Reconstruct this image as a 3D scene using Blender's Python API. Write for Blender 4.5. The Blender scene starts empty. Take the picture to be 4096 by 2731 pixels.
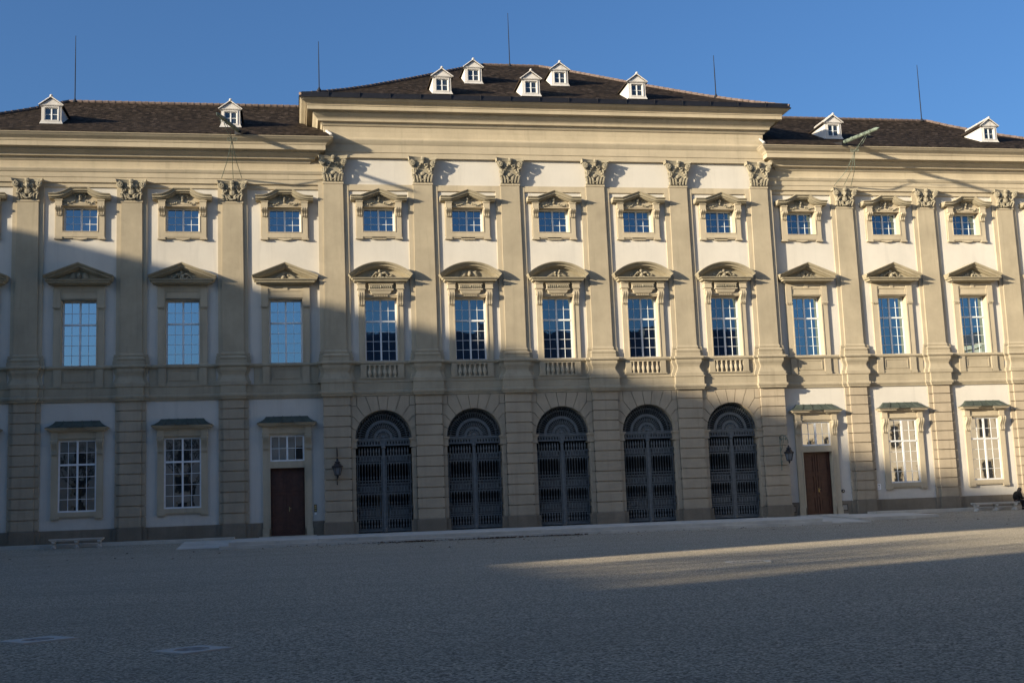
import bpy, bmesh, math, random
from mathutils import Vector, Matrix, Euler
random.seed(7)
R = math.radians
sc = bpy.context.scene
COL = sc.collection

# ------------------------------------------------------------------ materials
def nt(name):
    m = bpy.data.materials.new(name); m.use_nodes = True
    t = m.node_tree; b = t.nodes['Principled BSDF']
    return m, t, b

def mathn(t, op, a, b=None):
    n = t.nodes.new('ShaderNodeMath'); n.operation = op
    for i, v in enumerate((a, b)):
        if v is None: continue
        if isinstance(v, (int, float)): n.inputs[i].default_value = v
        else: t.links.new(v, n.inputs[i])
    return n.outputs[0]

def mixc(t, fac, a, b, blend='MIX'):
    n = t.nodes.new('ShaderNodeMix'); n.data_type = 'RGBA'; n.blend_type = blend
    if isinstance(fac, (int, float)): n.inputs[0].default_value = fac
    else: t.links.new(fac, n.inputs[0])
    for i, v in ((6, a), (7, b)):
        if isinstance(v, tuple): n.inputs[i].default_value = (*v[:3], 1)
        else: t.links.new(v, n.inputs[i])
    return n.outputs[2]

def noise(t, scale, detail=4, rough=.6, stretch=(1, 1, 1), dist=0):
    g = t.nodes.new('ShaderNodeNewGeometry')
    mp = t.nodes.new('ShaderNodeMapping'); mp.inputs['Scale'].default_value = stretch
    n = t.nodes.new('ShaderNodeTexNoise')
    n.inputs['Scale'].default_value = scale; n.inputs['Detail'].default_value = detail
    n.inputs['Roughness'].default_value = rough; n.inputs['Distortion'].default_value = dist
    t.links.new(g.outputs['Position'], mp.inputs['Vector']); t.links.new(mp.outputs[0], n.inputs['Vector'])
    return n.outputs['Fac']

def ramp(t, fac, lo, hi):
    n = t.nodes.new('ShaderNodeMapRange'); n.clamp = True
    n.inputs[1].default_value = lo; n.inputs[2].default_value = hi
    t.links.new(fac, n.inputs[0]); return n.outputs[0]

def bump(t, b, h, strength, dist):
    n = t.nodes.new('ShaderNodeBump'); n.inputs['Strength'].default_value = strength
    n.inputs['Distance'].default_value = dist
    t.links.new(h, n.inputs['Height']); t.links.new(n.outputs[0], b.inputs['Normal'])

def sc3(c, k): return tuple(min(1, x * k) for x in c)

def stucco(name, c, var=.16, streak=.14, rough=.9, grain=22, bstr=.25, spots=0.0):
    m, t, b = nt(name)
    n1 = ramp(t, noise(t, .55, 6, .65), .3, .72)
    col = mixc(t, n1, sc3(c, 1 - var), sc3(c, 1 + var * .6))
    n2 = ramp(t, noise(t, 1.0, 5, .6, (2.2, 2.2, .22)), .48, .75)
    col = mixc(t, mathn(t, 'MULTIPLY', n2, streak), col, sc3(c, .5))
    n3 = ramp(t, noise(t, 6, 5, .7), .56, .74)
    col = mixc(t, mathn(t, 'MULTIPLY', n3, .10 + spots), col, sc3(c, .62))
    g = t.nodes.new('ShaderNodeNewGeometry'); sz = t.nodes.new('ShaderNodeSeparateXYZ'); t.links.new(g.outputs['Position'], sz.inputs[0])
    low = mathn(t, 'MULTIPLY', mathn(t, 'SUBTRACT', 1.0, ramp(t, sz.outputs[2], .1, 2.2)), ramp(t, noise(t, 1.4, 6, .7), .35, .7))
    col = mixc(t, mathn(t, 'MULTIPLY', low, .30), col, sc3(c, .45))          # splash dirt near the ground
    n5 = ramp(t, noise(t, 2.2, 4, .6, (1.6, 1.6, .10)), .57, .70)               # thin rain runs
    col = mixc(t, mathn(t, 'MULTIPLY', n5, streak * 1.1), col, sc3(c, .45))
    t.links.new(col, b.inputs['Base Color'])
    b.inputs['Roughness'].default_value = rough
    b.inputs['Diffuse Roughness'].default_value = .6
    b.inputs['Specular IOR Level'].default_value = .2
    bump(t, b, noise(t, grain, 5, .65), bstr, .02)
    return m

M = {}
M['plaster'] = stucco('white_plaster', (.64, .60, .525), .07, .10, bstr=.12)
M['warm'] = stucco('warm_bounce_plaster', (.76, .675, .53), .07, .10, bstr=.12)  # tint chosen so the unseen right wing bounces warm fill
M['stone'] = stucco('tan_stucco', (.44, .375, .265), .18, .20, spots=.14)
M['trim'] = stucco('trim_stucco', (.51, .435, .31), .15, .17, spots=.12)
M['plinth'] = stucco('plinth_stone', (.25, .21, .155), .22, .25, spots=.3)
M['rust'] = stucco('rusticated_stone', (.45, .375, .27), .15, .20, spots=.1)
M['relief'] = stucco('carved_stone', (.40, .35, .25), .25, .3, spots=.35)
M['pave'] = stucco('granite_paving', (.58, .54, .46), .2, .0, spots=.15, bstr=.1)
M['bench'] = stucco('bench_stone', (.60, .575, .52), .2, .1, spots=.3)
M['manhole'] = stucco('slab_concrete', (.44, .415, .365), .2, 0, spots=.3)
M['weather'] = stucco('weathered_moulding', (.40, .345, .24), .22, .3, spots=.35)
M['dormer'] = stucco('dormer_whitewash', (.66, .63, .59), .14, .35, spots=.3)

def simple(name, c, rough=.5, metal=0, var=.0, scale=6, spec=.4):
    m, t, b = nt(name)
    if var:
        col = mixc(t, ramp(t, noise(t, scale, 5, .65), .3, .7), sc3(c, 1 - var), sc3(c, 1 + var))
        t.links.new(col, b.inputs['Base Color'])
    else: b.inputs['Base Color'].default_value = (*c, 1)
    b.inputs['Roughness'].default_value = rough; b.inputs['Metallic'].default_value = metal
    b.inputs['Specular IOR Level'].default_value = spec
    return m
M['white'] = simple('white_paint', (.74, .74, .72), .45, var=.08)
M['iron'] = simple('gate_iron', (.112, .124, .125), .5, var=.25)
M['black'] = simple('black_iron', (.018, .018, .02), .45, var=.2)
M['gutter'] = simple('dark_sheet_metal', (.013, .013, .015), .45, var=.25)
M['rod'] = simple('rod_steel', (.028, .03, .036), .85, spec=.1)
M['copper'] = simple('green_copper', (.06, .075, .06), .65, var=.35, scale=4)
M['verdigris'] = simple('verdigris', (.15, .185, .145), .7, var=.9, scale=5)
M['verdark'] = simple('dark_copper', (.07, .10, .085), .6, var=.4, scale=9)
M['wood'] = simple('brown_door_paint', (.085, .034, .020), .45, var=.25, scale=3)
M['brass'] = simple('brass', (.55, .42, .18), .35, 1)
M['rtile'] = simple('ridge_tile_clay', (.16, .115, .095), .8, var=.4, scale=5)
M['mortar'] = simple('ridge_mortar', (.55, .52, .48), .9, var=.3)
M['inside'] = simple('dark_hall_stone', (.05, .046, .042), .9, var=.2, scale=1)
M['leaf'] = simple('dead_leaf', (.085, .05, .025), .8, var=.4, scale=30)
M['coat'] = simple('black_cloth', (.004, .004, .005), .9, var=.2)
M['trouser'] = simple('dark_denim', (.014, .016, .022), .9, var=.2)
M['hair'] = simple('dark_hair', (.018, .013, .010), .6)
M['skin'] = simple('skin', (.48, .30, .22), .55)
M['lampglass'] = simple('lamp_glass', (.16, .17, .18), .1, spec=.6)
M['sign'] = simple('sign_enamel', (.85, .85, .84), .4)
M['cover'] = simple('cast_cover', (.24, .23, .21), .7, var=.3)
M['bark'] = simple('tree_bark', (.07, .055, .04), .9, var=.3)
M['panedark'] = simple('dim_pane', (.02, .022, .026), .3)
M['roofdark'] = simple('dark_slate', (.085, .085, .09), .7, var=.3)

def glass_mat(name, ior, c, tint=(.62, .86, 1)):
    m, t, b = nt(name)
    b.inputs['Base Color'].default_value = (*c, 1)
    b.inputs['Roughness'].default_value = .015
    b.inputs['IOR'].default_value = ior
    b.inputs['Specular Tint'].default_value = (*tint, 1)
    bump(t, b, noise(t, 1.6, 2, .5), .10, .012)
    return m
M['glass'] = glass_mat('window_glass', 6.2, (.008, .010, .014))
M['glass4'] = glass_mat('ground_floor_glass', 4.2, (.02, .021, .021), (1, 1, 1))
M['glass3'] = glass_mat('dormer_glass', 1.9, (.03, .036, .038))
M['glass2'] = glass_mat('dim_window_glass', 3.3, (.006, .012, .03))

def tile_mat():
    m, t, b = nt('roof_tiles')
    g = t.nodes.new('ShaderNodeNewGeometry'); s = t.nodes.new('ShaderNodeSeparateXYZ')
    t.links.new(g.outputs['Position'], s.inputs[0])
    row = mathn(t, 'FLOOR', mathn(t, 'MULTIPLY', s.outputs[2], 11.0))
    sh = mathn(t, 'MULTIPLY', mathn(t, 'MODULO', row, 2.0), .5)
    colx = mathn(t, 'FLOOR', mathn(t, 'ADD', mathn(t, 'MULTIPLY', s.outputs[0], 5.2), sh))
    coly = mathn(t, 'FLOOR', mathn(t, 'ADD', mathn(t, 'MULTIPLY', s.outputs[1], .9), sh))
    c = t.nodes.new('ShaderNodeCombineXYZ')
    t.links.new(colx, c.inputs[0]); t.links.new(coly, c.inputs[1]); t.links.new(row, c.inputs[2])
    w = t.nodes.new('ShaderNodeTexWhiteNoise'); w.noise_dimensions = '3D'; t.links.new(c.outputs[0], w.inputs['Vector'])
    v = w.outputs['Value']
    col = mixc(t, v, (.012, .0095, .0072), (.064, .046, .032))
    col = mixc(t, ramp(t, v, .9, 1.0), col, (.10, .075, .06))
    big = ramp(t, noise(t, .8, 8, .8), .38, .66)
    col = mixc(t, mathn(t, 'MULTIPLY', big, .6), col, (.020, .016, .013))
    zf = mathn(t, 'FRACT', mathn(t, 'MULTIPLY', s.outputs[2], 11.0))
    t.links.new(col, b.inputs['Base Color']); b.inputs['Roughness'].default_value = .9
    b.inputs['Specular IOR Level'].default_value = .05
    h = mathn(t, 'ADD', mathn(t, 'MULTIPLY', mathn(t, 'SUBTRACT', 1.0, zf), .6), mathn(t, 'MULTIPLY', v, .6))
    bump(t, b, h, .6, .05)
    return m
M['tile'] = tile_mat()

def gravel_mat():
    m, t, b = nt('fine_gravel')
    g = t.nodes.new('ShaderNodeNewGeometry')
    vo = t.nodes.new('ShaderNodeTexVoronoi'); vo.inputs['Scale'].default_value = 38
    t.links.new(g.outputs['Position'], vo.inputs['Vector'])
    sp = t.nodes.new('ShaderNodeSeparateColor'); t.links.new(vo.outputs['Color'], sp.inputs[0])
    col = mixc(t, sp.outputs[0], (.13, .11, .08), (.97, .845, .635))
    n = ramp(t, noise(t, 30, 5, .8), .38, .66)
    col = mixc(t, mathn(t, 'MULTIPLY', n, .6), col, (.26, .225, .17))
    n2 = ramp(t, noise(t, .28, 6, .62, (.5, 1.5, 1), .6), .46, .70)          # scuffed and damp patches
    col = mixc(t, mathn(t, 'MULTIPLY', n2, .42), col, (.34, .295, .22))
    n4 = ramp(t, noise(t, .9, 3, .5, (.08, 2.2, 1), .4), .60, .74)            # raked and wheel-worn bands
    col = mixc(t, mathn(t, 'MULTIPLY', n4, .30), col, (.32, .275, .205))
    n3 = ramp(t, noise(t, 55, 3, .8), .60, .74)
    col = mixc(t, mathn(t, 'MULTIPLY', n3, .55), col, (.62, .58, .49))
    t.links.new(col, b.inputs['Base Color']); b.inputs['Roughness'].default_value = .95
    b.inputs['Diffuse Roughness'].default_value = .6
    b.inputs['Specular IOR Level'].default_value = .15
    h = mathn(t, 'ADD', vo.outputs['Distance'], mathn(t, 'MULTIPLY', n, .8))
    bump(t, b, h, .9, .025)
    return m
M['gravel'] = gravel_mat()

# ------------------------------------------------------------------ mesh builder
class MB:
    def __init__(s): s.v = []; s.f = []
    def add(s, vs, fs):
        o = len(s.v); s.v += [tuple(p) for p in vs]; s.f += [tuple(i + o for i in f) for f in fs]; return s
    def box(s, x0, x1, y0, y1, z0, z1):
        return s.add([(x, y, z) for z in (z0, z1) for y in (y0, y1) for x in (x0, x1)],
                     [(0, 2, 3, 1), (4, 5, 7, 6), (0, 1, 5, 4), (2, 6, 7, 3), (0, 4, 6, 2), (1, 3, 7, 5)])
    def obox(s, mat, sx, sy, sz):
        vs = [mat @ Vector((x, y, z)) for z in (-sz / 2, sz / 2) for y in (-sy / 2, sy / 2) for x in (-sx / 2, sx / 2)]
        return s.add(vs, [(0, 2, 3, 1), (4, 5, 7, 6), (0, 1, 5, 4), (2, 6, 7, 3), (0, 4, 6, 2), (1, 3, 7, 5)])
    def prism(s, poly, y0, y1):
        n = len(poly)
        vs = [(x, y0, z) for x, z in poly] + [(x, y1, z) for x, z in poly]
        fs = [tuple(range(n)), tuple(range(2 * n - 1, n - 1, -1))]
        fs += [(i, i + n, (i + 1) % n + n, (i + 1) % n) for i in range(n)]
        return s.add(vs, fs)
    def ring(s, outer, inner, y0, y1):
        n = len(outer)
        vs = [(x, y, z) for y in (y0, y1) for P in (outer, inner) for x, z in P]
        fs = []
        for i in range(n):
            j = (i + 1) % n
            fs += [(i, j, n + j, n + i), (2 * n + i, 3 * n + i, 3 * n + j, 2 * n + j),
                   (i, 2 * n + i, 2 * n + j, j), (n + i, n + j, 3 * n + j, 3 * n + i)]
        return s.add(vs, fs)
    def sweep(s, path, prof, fn, caps=True):
        """prof points (o, c): o = offset along the path normal, c = third axis"""
        n = len(path); P = [Vector(p) for p in path]; offs = []
        for i in range(n):
            ns = []
            if i > 0: d = (P[i] - P[i - 1]).normalized(); ns.append(Vector((d.y, -d.x)))
            if i < n - 1: d = (P[i + 1] - P[i]).normalized(); ns.append(Vector((d.y, -d.x)))
            offs.append(ns[0] if len(ns) == 1 else (ns[0] + ns[1]) / (1 + ns[0].dot(ns[1])))
        k = len(prof); vs = []
        for i in range(n):
            for o, c in prof:
                q = P[i] + offs[i] * o; vs.append(fn(q.x, q.y, c))
        fs = [(i * k + j, i * k + j + 1, (i + 1) * k + j + 1, (i + 1) * k + j) for i in range(n - 1) for j in range(k - 1)]
        if caps: fs += [tuple(range(k)), tuple((n - 1) * k + j for j in range(k - 1, -1, -1))]
        return s.add(vs, fs)
    def plan(s, path, prof, caps=True): return s.sweep(path, prof, lambda a, b, c: (a, b, c), caps)
    def rake(s, path, prof, caps=True):
        """path in XZ left to right; prof (t up, d outwards to -Y)"""
        return s.sweep([(x, -z) for x, z in path], prof, lambda a, b, c: (a, -c, -b), caps)
    def lathe(s, prof, n=12, c=(0, 0, 0)):
        k = len(prof); vs = []
        for i in range(n):
            a = 2 * math.pi * i / n
            vs += [(c[0] + r * math.cos(a), c[1] + r * math.sin(a), c[2] + z) for r, z in prof]
        fs = [(i * k + j, ((i + 1) % n) * k + j, ((i + 1) % n) * k + j + 1, i * k + j + 1) for i in range(n) for j in range(k - 1)]
        return s.add(vs, fs)
    def tube(s, pts, r, n=6):
        P = [Vector(p) for p in pts]; vs = []; m = len(P)
        up = None
        for i in range(m):
            d = (P[min(i + 1, m - 1)] - P[max(i - 1, 0)]).normalized()
            if up is None or abs(d.dot(up)) > .95: up = Vector((0, 0, 1)) if abs(d.z) < .9 else Vector((1, 0, 0))
            a = d.cross(up).normalized(); b = a.cross(d); up = b
            rr = r[i] if isinstance(r, (list, tuple)) else r
            vs += [P[i] + rr * (math.cos(2 * math.pi * j / n) * a + math.sin(2 * math.pi * j / n) * b) for j in range(n)]
        fs = [(i * n + j, i * n + (j + 1) % n, (i + 1) * n + (j + 1) % n, (i + 1) * n + j) for i in range(m - 1) for j in range(n)]
        fs += [tuple(range(n - 1, -1, -1)), tuple((m - 1) * n + j for j in range(n))]
        return s.add(vs, fs)
    def blob(s, c, r, rnd=0.18, nu=7, nv=5):
        vs = []
        for i in range(nv + 1):
            th = math.pi * i / nv
            for j in range(nu):
                ph = 2 * math.pi * j / nu; q = 1 + random.uniform(-rnd, rnd)
                vs.append((c[0] + r[0] * q * math.sin(th) * math.cos(ph), c[1] + r[1] * q * math.sin(th) * math.sin(ph), c[2] + r[2] * q * math.cos(th)))
        fs = [(i * nu + j, i * nu + (j + 1) % nu, (i + 1) * nu + (j + 1) % nu, (i + 1) * nu + j) for i in range(nv) for j in range(nu)]
        return s.add(vs, fs)
    def spiral(s, c, r0, turns, rt, y, flip=1, a0=90):
        pts = []; n = int(turns * 12)
        for i in range(n + 1):
            a = R(a0) + flip * 2 * math.pi * turns * i / n; r = r0 * (1 - .86 * i / n)
            pts.append((c[0] + r * math.cos(a), y - .05 * i / n, c[1] + r * math.sin(a)))
        return s.tube(pts, rt, 5)
    def loft_rect(s, secs):
        """secs: (hx, yfront, yback, z)"""
        vs = []
        for hx, yf, yb, z in secs: vs += [(-hx, yf, z), (hx, yf, z), (hx, yb, z), (-hx, yb, z)]
        n = len(secs)
        fs = [(i * 4 + j, i * 4 + (j + 1) % 4, (i + 1) * 4 + (j + 1) % 4, (i + 1) * 4 + j) for i in range(n - 1) for j in range(4)]
        fs += [(3, 2, 1, 0), tuple((n - 1) * 4 + j for j in range(4))]
        return s.add(vs, fs)
    def build(s, name, mat, parent=None, loc=None, smooth=False):
        me = bpy.data.meshes.new(name); me.from_pydata(s.v, [], s.f)
        bm = bmesh.new(); bm.from_mesh(me)
        bmesh.ops.remove_doubles(bm, verts=bm.verts, dist=1e-5)
        bmesh.ops.recalc_face_normals(bm, faces=bm.faces); bm.to_mesh(me); bm.free()
        if smooth:
            for p in me.polygons: p.use_smooth = True
        me.materials.append(M[mat]); me.update()
        o = bpy.data.objects.new(name, me); COL.objects.link(o)
        if parent: o.parent = parent
        if loc: o.location = loc
        return o

def empty(name, loc=(0, 0, 0)):
    o = bpy.data.objects.new(name, None); COL.objects.link(o); o.location = loc; o.empty_display_size = .3; return o
def tag(o, label=None, cat=None, group=None, kind=None):
    if label: o['label'] = label
    if cat: o['category'] = cat
    if group: o['group'] = group
    if kind: o['kind'] = kind
    return o
KIDS = {}
def kids(o): return [c for c in COL.objects if c.parent == o]
def dup(o, parent, loc):
    def rec(a, p):
        c = a.copy(); COL.objects.link(c); c.parent = p
        for k in ch.get(a.name, []): rec(k, c)
        return c
    ch = {}
    for k in list(COL.objects):
        if k.parent: ch.setdefault(k.parent.name, []).append(k)
    c = rec(o, parent); c.location = loc
    return c

# ------------------------------------------------------------------ key dimensions (metres)
B = 4.8                                       # bay of the central block
PC = [(i - 2.5) * B for i in range(6)]        # its pilasters
BAYC = [(i - 2) * B for i in range(5)]
PW = [17.26, 22.36, 27.47, 32.57]             # wing pilasters
BAYW = [14.57, 19.81, 24.92, 30.02]
YC, YW = 0.0, .27                             # front planes of the pilasters
WC, WW = .20, .47                             # wall planes
HC = 12.47                                    # half width of the central block
HW = 33.2

palace = tag(empty('palace', (0, 0, 0)), 'wide pale baroque palace with tan pilasters, a raised central block and brown tiled roofs', 'palace')

# ------------------------------------------------------------------ walls
def holed(mb, x0, x1, z0, z1, y, holes):
    xs = sorted({x0, x1, *[h[0] for h in holes], *[h[1] for h in holes]})
    zs = sorted({z0, z1, *[h[2] for h in holes], *[h[3] for h in holes]})
    for a, b in zip(xs, xs[1:]):
        for c, d in zip(zs, zs[1:]):
            mx, mz = (a + b) / 2, (c + d) / 2
            if any(h[0] < mx < h[1] and h[2] < mz < h[3] for h in holes): continue
            mb.add([(a, y, c), (b, y, c), (b, y, d), (a, y, d)], [(0, 1, 2, 3)])
up_hole = lambda x: (x - 1.0, x + 1.0, 15.78, 17.42)
big_hole = lambda x: (x - 1.0, x + 1.0, 8.9, 12.5)
gr_hole = lambda x: (x - 1.0, x + 1.0, 1.55, 5.3)
dr_hole = lambda x: (x - 1.0, x + 1.0, 0, 5.3)
w = MB()
holed(w, -HC, HC, 7.0, 20.2, WC, [up_hole(x) for x in BAYC] + [big_hole(x) for x in BAYC])
w.build('wall', 'plaster', palace)
for sg in (-1, 1):
    w = MB()
    xs = [sg * x for x in BAYW]
    hs = [up_hole(x) for x in xs] + [big_hole(x) for x in xs] + [gr_hole(x) for x in xs[1:]] + [dr_hole(xs[0])]
    a, b = sorted((sg * (HC - .3), sg * HW))
    holed(w, a, b, -.3, 18.7, WW, hs)
    xe = sg * HW
    w.add([(xe, WW, -.3), (xe, 16, -.3), (xe, 16, 18.7), (xe, WW, 18.7)], [(0, 1, 2, 3)])
    w.build('wall', 'plaster', palace)
# plain masonry behind the fronts: sides of the raised block, back wall, floor slabs that keep the rooms dark
for sg in (-1, 1):
    a, b = sorted((sg * (HC - .5), sg * HC))
    s = MB(); s.box(a, b, WC - .02, 22, 7.0, 22.6); s.build('side_wall', 'stone', palace)
    a, b = sorted((sg * HC, sg * HW)); s = MB(); s.box(a, b, 15.5, 16, -.3, 19.8); s.build('rear_wall', 'stone', palace)
s = MB(); s.box(-HC, HC, 21.5, 22, 7.1, 22.6); s.build('rear_wall', 'stone', palace)

# trim panels (tan border round the white fields) and the backing pilasters
for x in BAYC:
    t = MB(); t.box(x - 1.62, x + 1.62, WC - .09, WC + .05, 18.18, 18.5); t.build('trim_panel', 'trim', palace)
for sg in (-1, 1):
    for i, x in enumerate(BAYW):
        l = (PW[i - 1] + .76) if i else HC + .05
        r = PW[i] - .76
        a, b = sorted((sg * l, sg * r))
        t = MB(); t.box(a, b, WW - .09, WW + .05, 18.26, 18.52)
        if i == 0:
            a, b = sorted((sg * (HC + .0), sg * (HC + .3))); t.box(a, b, WW - .1, WW + .05, 9.0, 18.27)
        t.build('trim_panel', 'trim', palace)

# ------------------------------------------------------------------ pilasters
def capital(mask):
    m = MB(); h = 1.40 if not mask else 1.06
    m.loft_rect([(.50, -.03, .12, 0), (.53, -.06, .12, .05), (.48, -.04, .12, .08), (.47, -.05, .12, h * .45), (.52, -.09, .12, h * .62), (.62, -.14, .12, h * .80), (.64, -.17, .12, h * .88)])
    # abacus with hollow sides
    N = 14; lo = []; top = []
    for k in range(N + 1):
        u = -1 + 2 * k / N; d = -.16 - .20 * u * u
        lo.append((u * .74, d)); top.append((u * .78, d - .03))
    for a, b, z0, z1 in ((lo, lo, h * .88, h * .93), (lo, top, h * .93, h)):
        vs = [(x, y, z0) for x, y in a] + [(x, y, z1) for x, y in b]
        n = N + 1
        fs = [(i, i + 1, n + i + 1, n + i) for i in range(N)]
        vs += [(a[0][0], .12, z0), (a[-1][0], .12, z0), (b[0][0], .12, z1), (b[-1][0], .12, z1)]
        q = 2 * n
        fs += [(0, n, q + 2, q), (n - 1, q + 1, q + 3, 2 * n - 1), tuple(range(n - 1, -1, -1)) + (q, q + 1), tuple(range(n, 2 * n)) + (q + 3, q + 2)]
        m.add(vs, fs)
    for f in (-1, 1):
        m.blob((f * .56, -.19, h * .74), (.14, .12, .17), .08)
        m.spiral((f * .56, h * .76), .17, 2.0, .042, -.27, -f, 90)
        m.tube([(f * .42, -.1, h * .15), (f * .5, -.14, h * .35), (f * .46, -.2, h * .55), (f * .62, -.26, h * .62)], [.05, .06, .055, .03], 6)
        m.spiral((f * .22, h * .70), .12, 1.5, .034, -.15, f, 60)
        for k in range(3):
            x = f * (.10 + .17 * k); lean = f * .06
            m.tube([(x, -.07, .06), (x + lean * .4, -.13, h * .16), (x + lean, -.17, h * .27), (x + lean * 2, -.22, h * .30)], [.055, .06, .05, .02], 5)
        for k in range(6):
            u = k / 5
            m.blob((f * (.06 + .40 * u), -.16 - .03 * math.sin(u * 9), h * (.80 - .46 * u)), (.07, .07, .07), .3, 6, 4)
        m.spiral((f * .14, h * .22), .12, 1.2, .03, -.12, -f, 20)
        for k in range(4):
            m.blob((f * random.uniform(.38, .56), -.12, h * random.uniform(.2, .6)), (.06, .07, .08), .35, 6, 4)
    m.blob((0, -.28, h * .93), (.12, .10, .11), .25)
    m.blob((0, -.22, h * .80), (.08, .08, .09), .25)
    if mask:
        m.blob((0, -.20, h * .70), (.13, .12, .17), .12); m.blob((0, -.31, h * .68), (.035, .05, .06), .1)
        m.blob((0, -.14, h * .40), (.17, .10, .15), .06); m.blob((0, -.14, h * .52), (.2, .1, .04), .06)
        m.tube([(-.3, -.14, h * .3), (-.15, -.17, h * .1), (0, -.18, h * .06), (.15, -.17, h * .1), (.3, -.14, h * .3)], .04, 6)
    else:
        m.blob((0, -.10, h * .36), (.15, .08, .10), .08)
        m.tube([(.12 * math.cos(R(a)), -.13, h * .20 + .12 * math.sin(R(a))) for a in range(-210, 40, 25)], .035, 6)
    return m

def pilaster(central):
    top = 18.55 if central else 17.50
    sh = MB()
    sh.loft_rect([(.555, 0, .12, 9.50), (.55, 0, .12, 12.5), (.515, 0, .12, top - .02)])
    root = sh.build('pilaster', 'stone', palace)
    bk = MB(); bw = .80 if central else .76
    bk.box(-bw, bw, .10, .25, 9.0, 18.5 if central else 18.52)
    bk.build('backing', 'trim', root)
    nk = MB(); nk.box(-.55, .55, -.035, .12, top - .05, top + .03)
    nk.build('necking', 'trim', root)
    c = capital(not central).build('capital', 'relief', root, (0, 0, top + .03))
    bs = MB()
    bs.plan([(-.56, .13), (-.56, 0), (.56, 0), (.56, .13)],
            [(-.02, 9.62), (0, 9.56), (.03, 9.5), (.05, 9.47), (.05, 9.42), (.02, 9.36), (.06, 9.34), (.11, 9.31), (.13, 9.25), (.11, 9.19), (.08, 9.16), (.13, 9.15), (.13, 8.90), (-.02, 8.90)])
    bs.box(-.9, .9, .02, .13, 8.9, 9.15); bs.box(-.87, .87, .02, .13, 9.15, 9.33); bs.box(-.84, .84, .03, .13, 9.36, 9.48)
    bs.build('base', 'stone', root)
    k = 1.0 if central else .92
    pd = MB()
    pd.loft_rect([(.78 * k, -.20, .3, 7.84), (.78 * k, -.20, .3, 8.02), (.735 * k, -.17, .3, 8.04), (.70 * k, -.14, .3, 8.12), (.635 * k, -.08, .3, 8.26), (.615 * k, -.06, .3, 8.36),
                  (.65 * k, -.10, .3, 8.48), (.71 * k, -.16, .3, 8.58), (.73 * k, -.18, .3, 8.66), (.72 * k, -.17, .3, 8.74)])
    pd.loft_rect([(.97 * k, .0, .3, 7.84), (.97 * k, .0, .3, 8.02), (.92 * k, .02, .3, 8.06), (.83 * k, .06, .3, 8.3), (.83 * k, .06, .3, 8.42), (.92 * k, .02, .3, 8.6), (.92 * k, .02, .3, 8.74)])
    pd.build('pedestal', 'stone', root)
    # rusticated pier below
    pr = MB()
    hp, bp = (.70, 0) if central else (.52, .76)
    z0, dz, n = (.62, .545, 12) if central else (.75, .533, 12)
    zt = 7.12
    pr.box(-hp + .07, hp - .07, .07, .3, .1, zt)
    if bp: pr.box(-bp + .06, bp - .06, .17, .3, .1, zt)
    for i in range(n):
        a = z0 + dz * i + .022; b = min(z0 + dz * (i + 1), zt) - .022
        pr.box(-hp, hp, -.02, .28, a, b)
        if bp: pr.box(-bp, bp, .10, .28, a, b)
    pr.build('pier', 'rust', root)
    pl = MB()
    pl.box(-hp - .06, hp + .06, -.08, .3, -.35, z0 - .02)
    pl.loft_rect([(hp + .06, -.08, .3, z0 - .02), (hp + .01, -.03, .3, z0 + .015)])
    if bp: pl.box(-bp - .06, bp + .06, .05, .3, -.35, z0 - .02)
    pl.build('pier_plinth', 'plinth', root)
    return root
p = pilaster(True); p.location = (PC[0], YC, 0)
for x in PC[1:]: dup(p, palace, (x, YC, 0))
p = pilaster(False); p.location = (-PW[0], YW, 0)
for x in PW[1:]: dup(p, palace, (-x, YW, 0))
for x in PW: dup(p, palace, (x, YW, 0))

# ------------------------------------------------------------------ entablatures
e = MB()
e.plan([(-HC, 12), (-HC, .02), (HC, .02), (HC, 12)],
       [(-.4, 19.96), (.0, 19.96), (0, 20.24), (.035, 20.25), (.035, 20.66), (.08, 20.72), (.13, 20.81), (.17, 20.89), (.17, 20.96), (.03, 21.02),
        (.0, 21.10), (-.02, 21.38), (.0, 21.68), (.06, 21.70), (.12, 21.78), (.14, 21.86), (.30, 21.88), (.32, 21.99), (.36, 22.04), (.48, 22.14), (.55, 22.22), (.56, 22.32), (.84, 22.36), (.86, 22.33),
        (.86, 22.53), (.90, 22.54), (.90, 22.57), (.87, 22.58), (.87, 22.61), (.91, 22.62), (.91, 22.65), (.93, 22.655), (1.0, 22.69), (1.14, 22.75), (1.24, 22.83), (1.26, 22.83), (1.26, 22.87), (-.4, 22.95)])
e.build('entablature', 'trim', palace)
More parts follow.
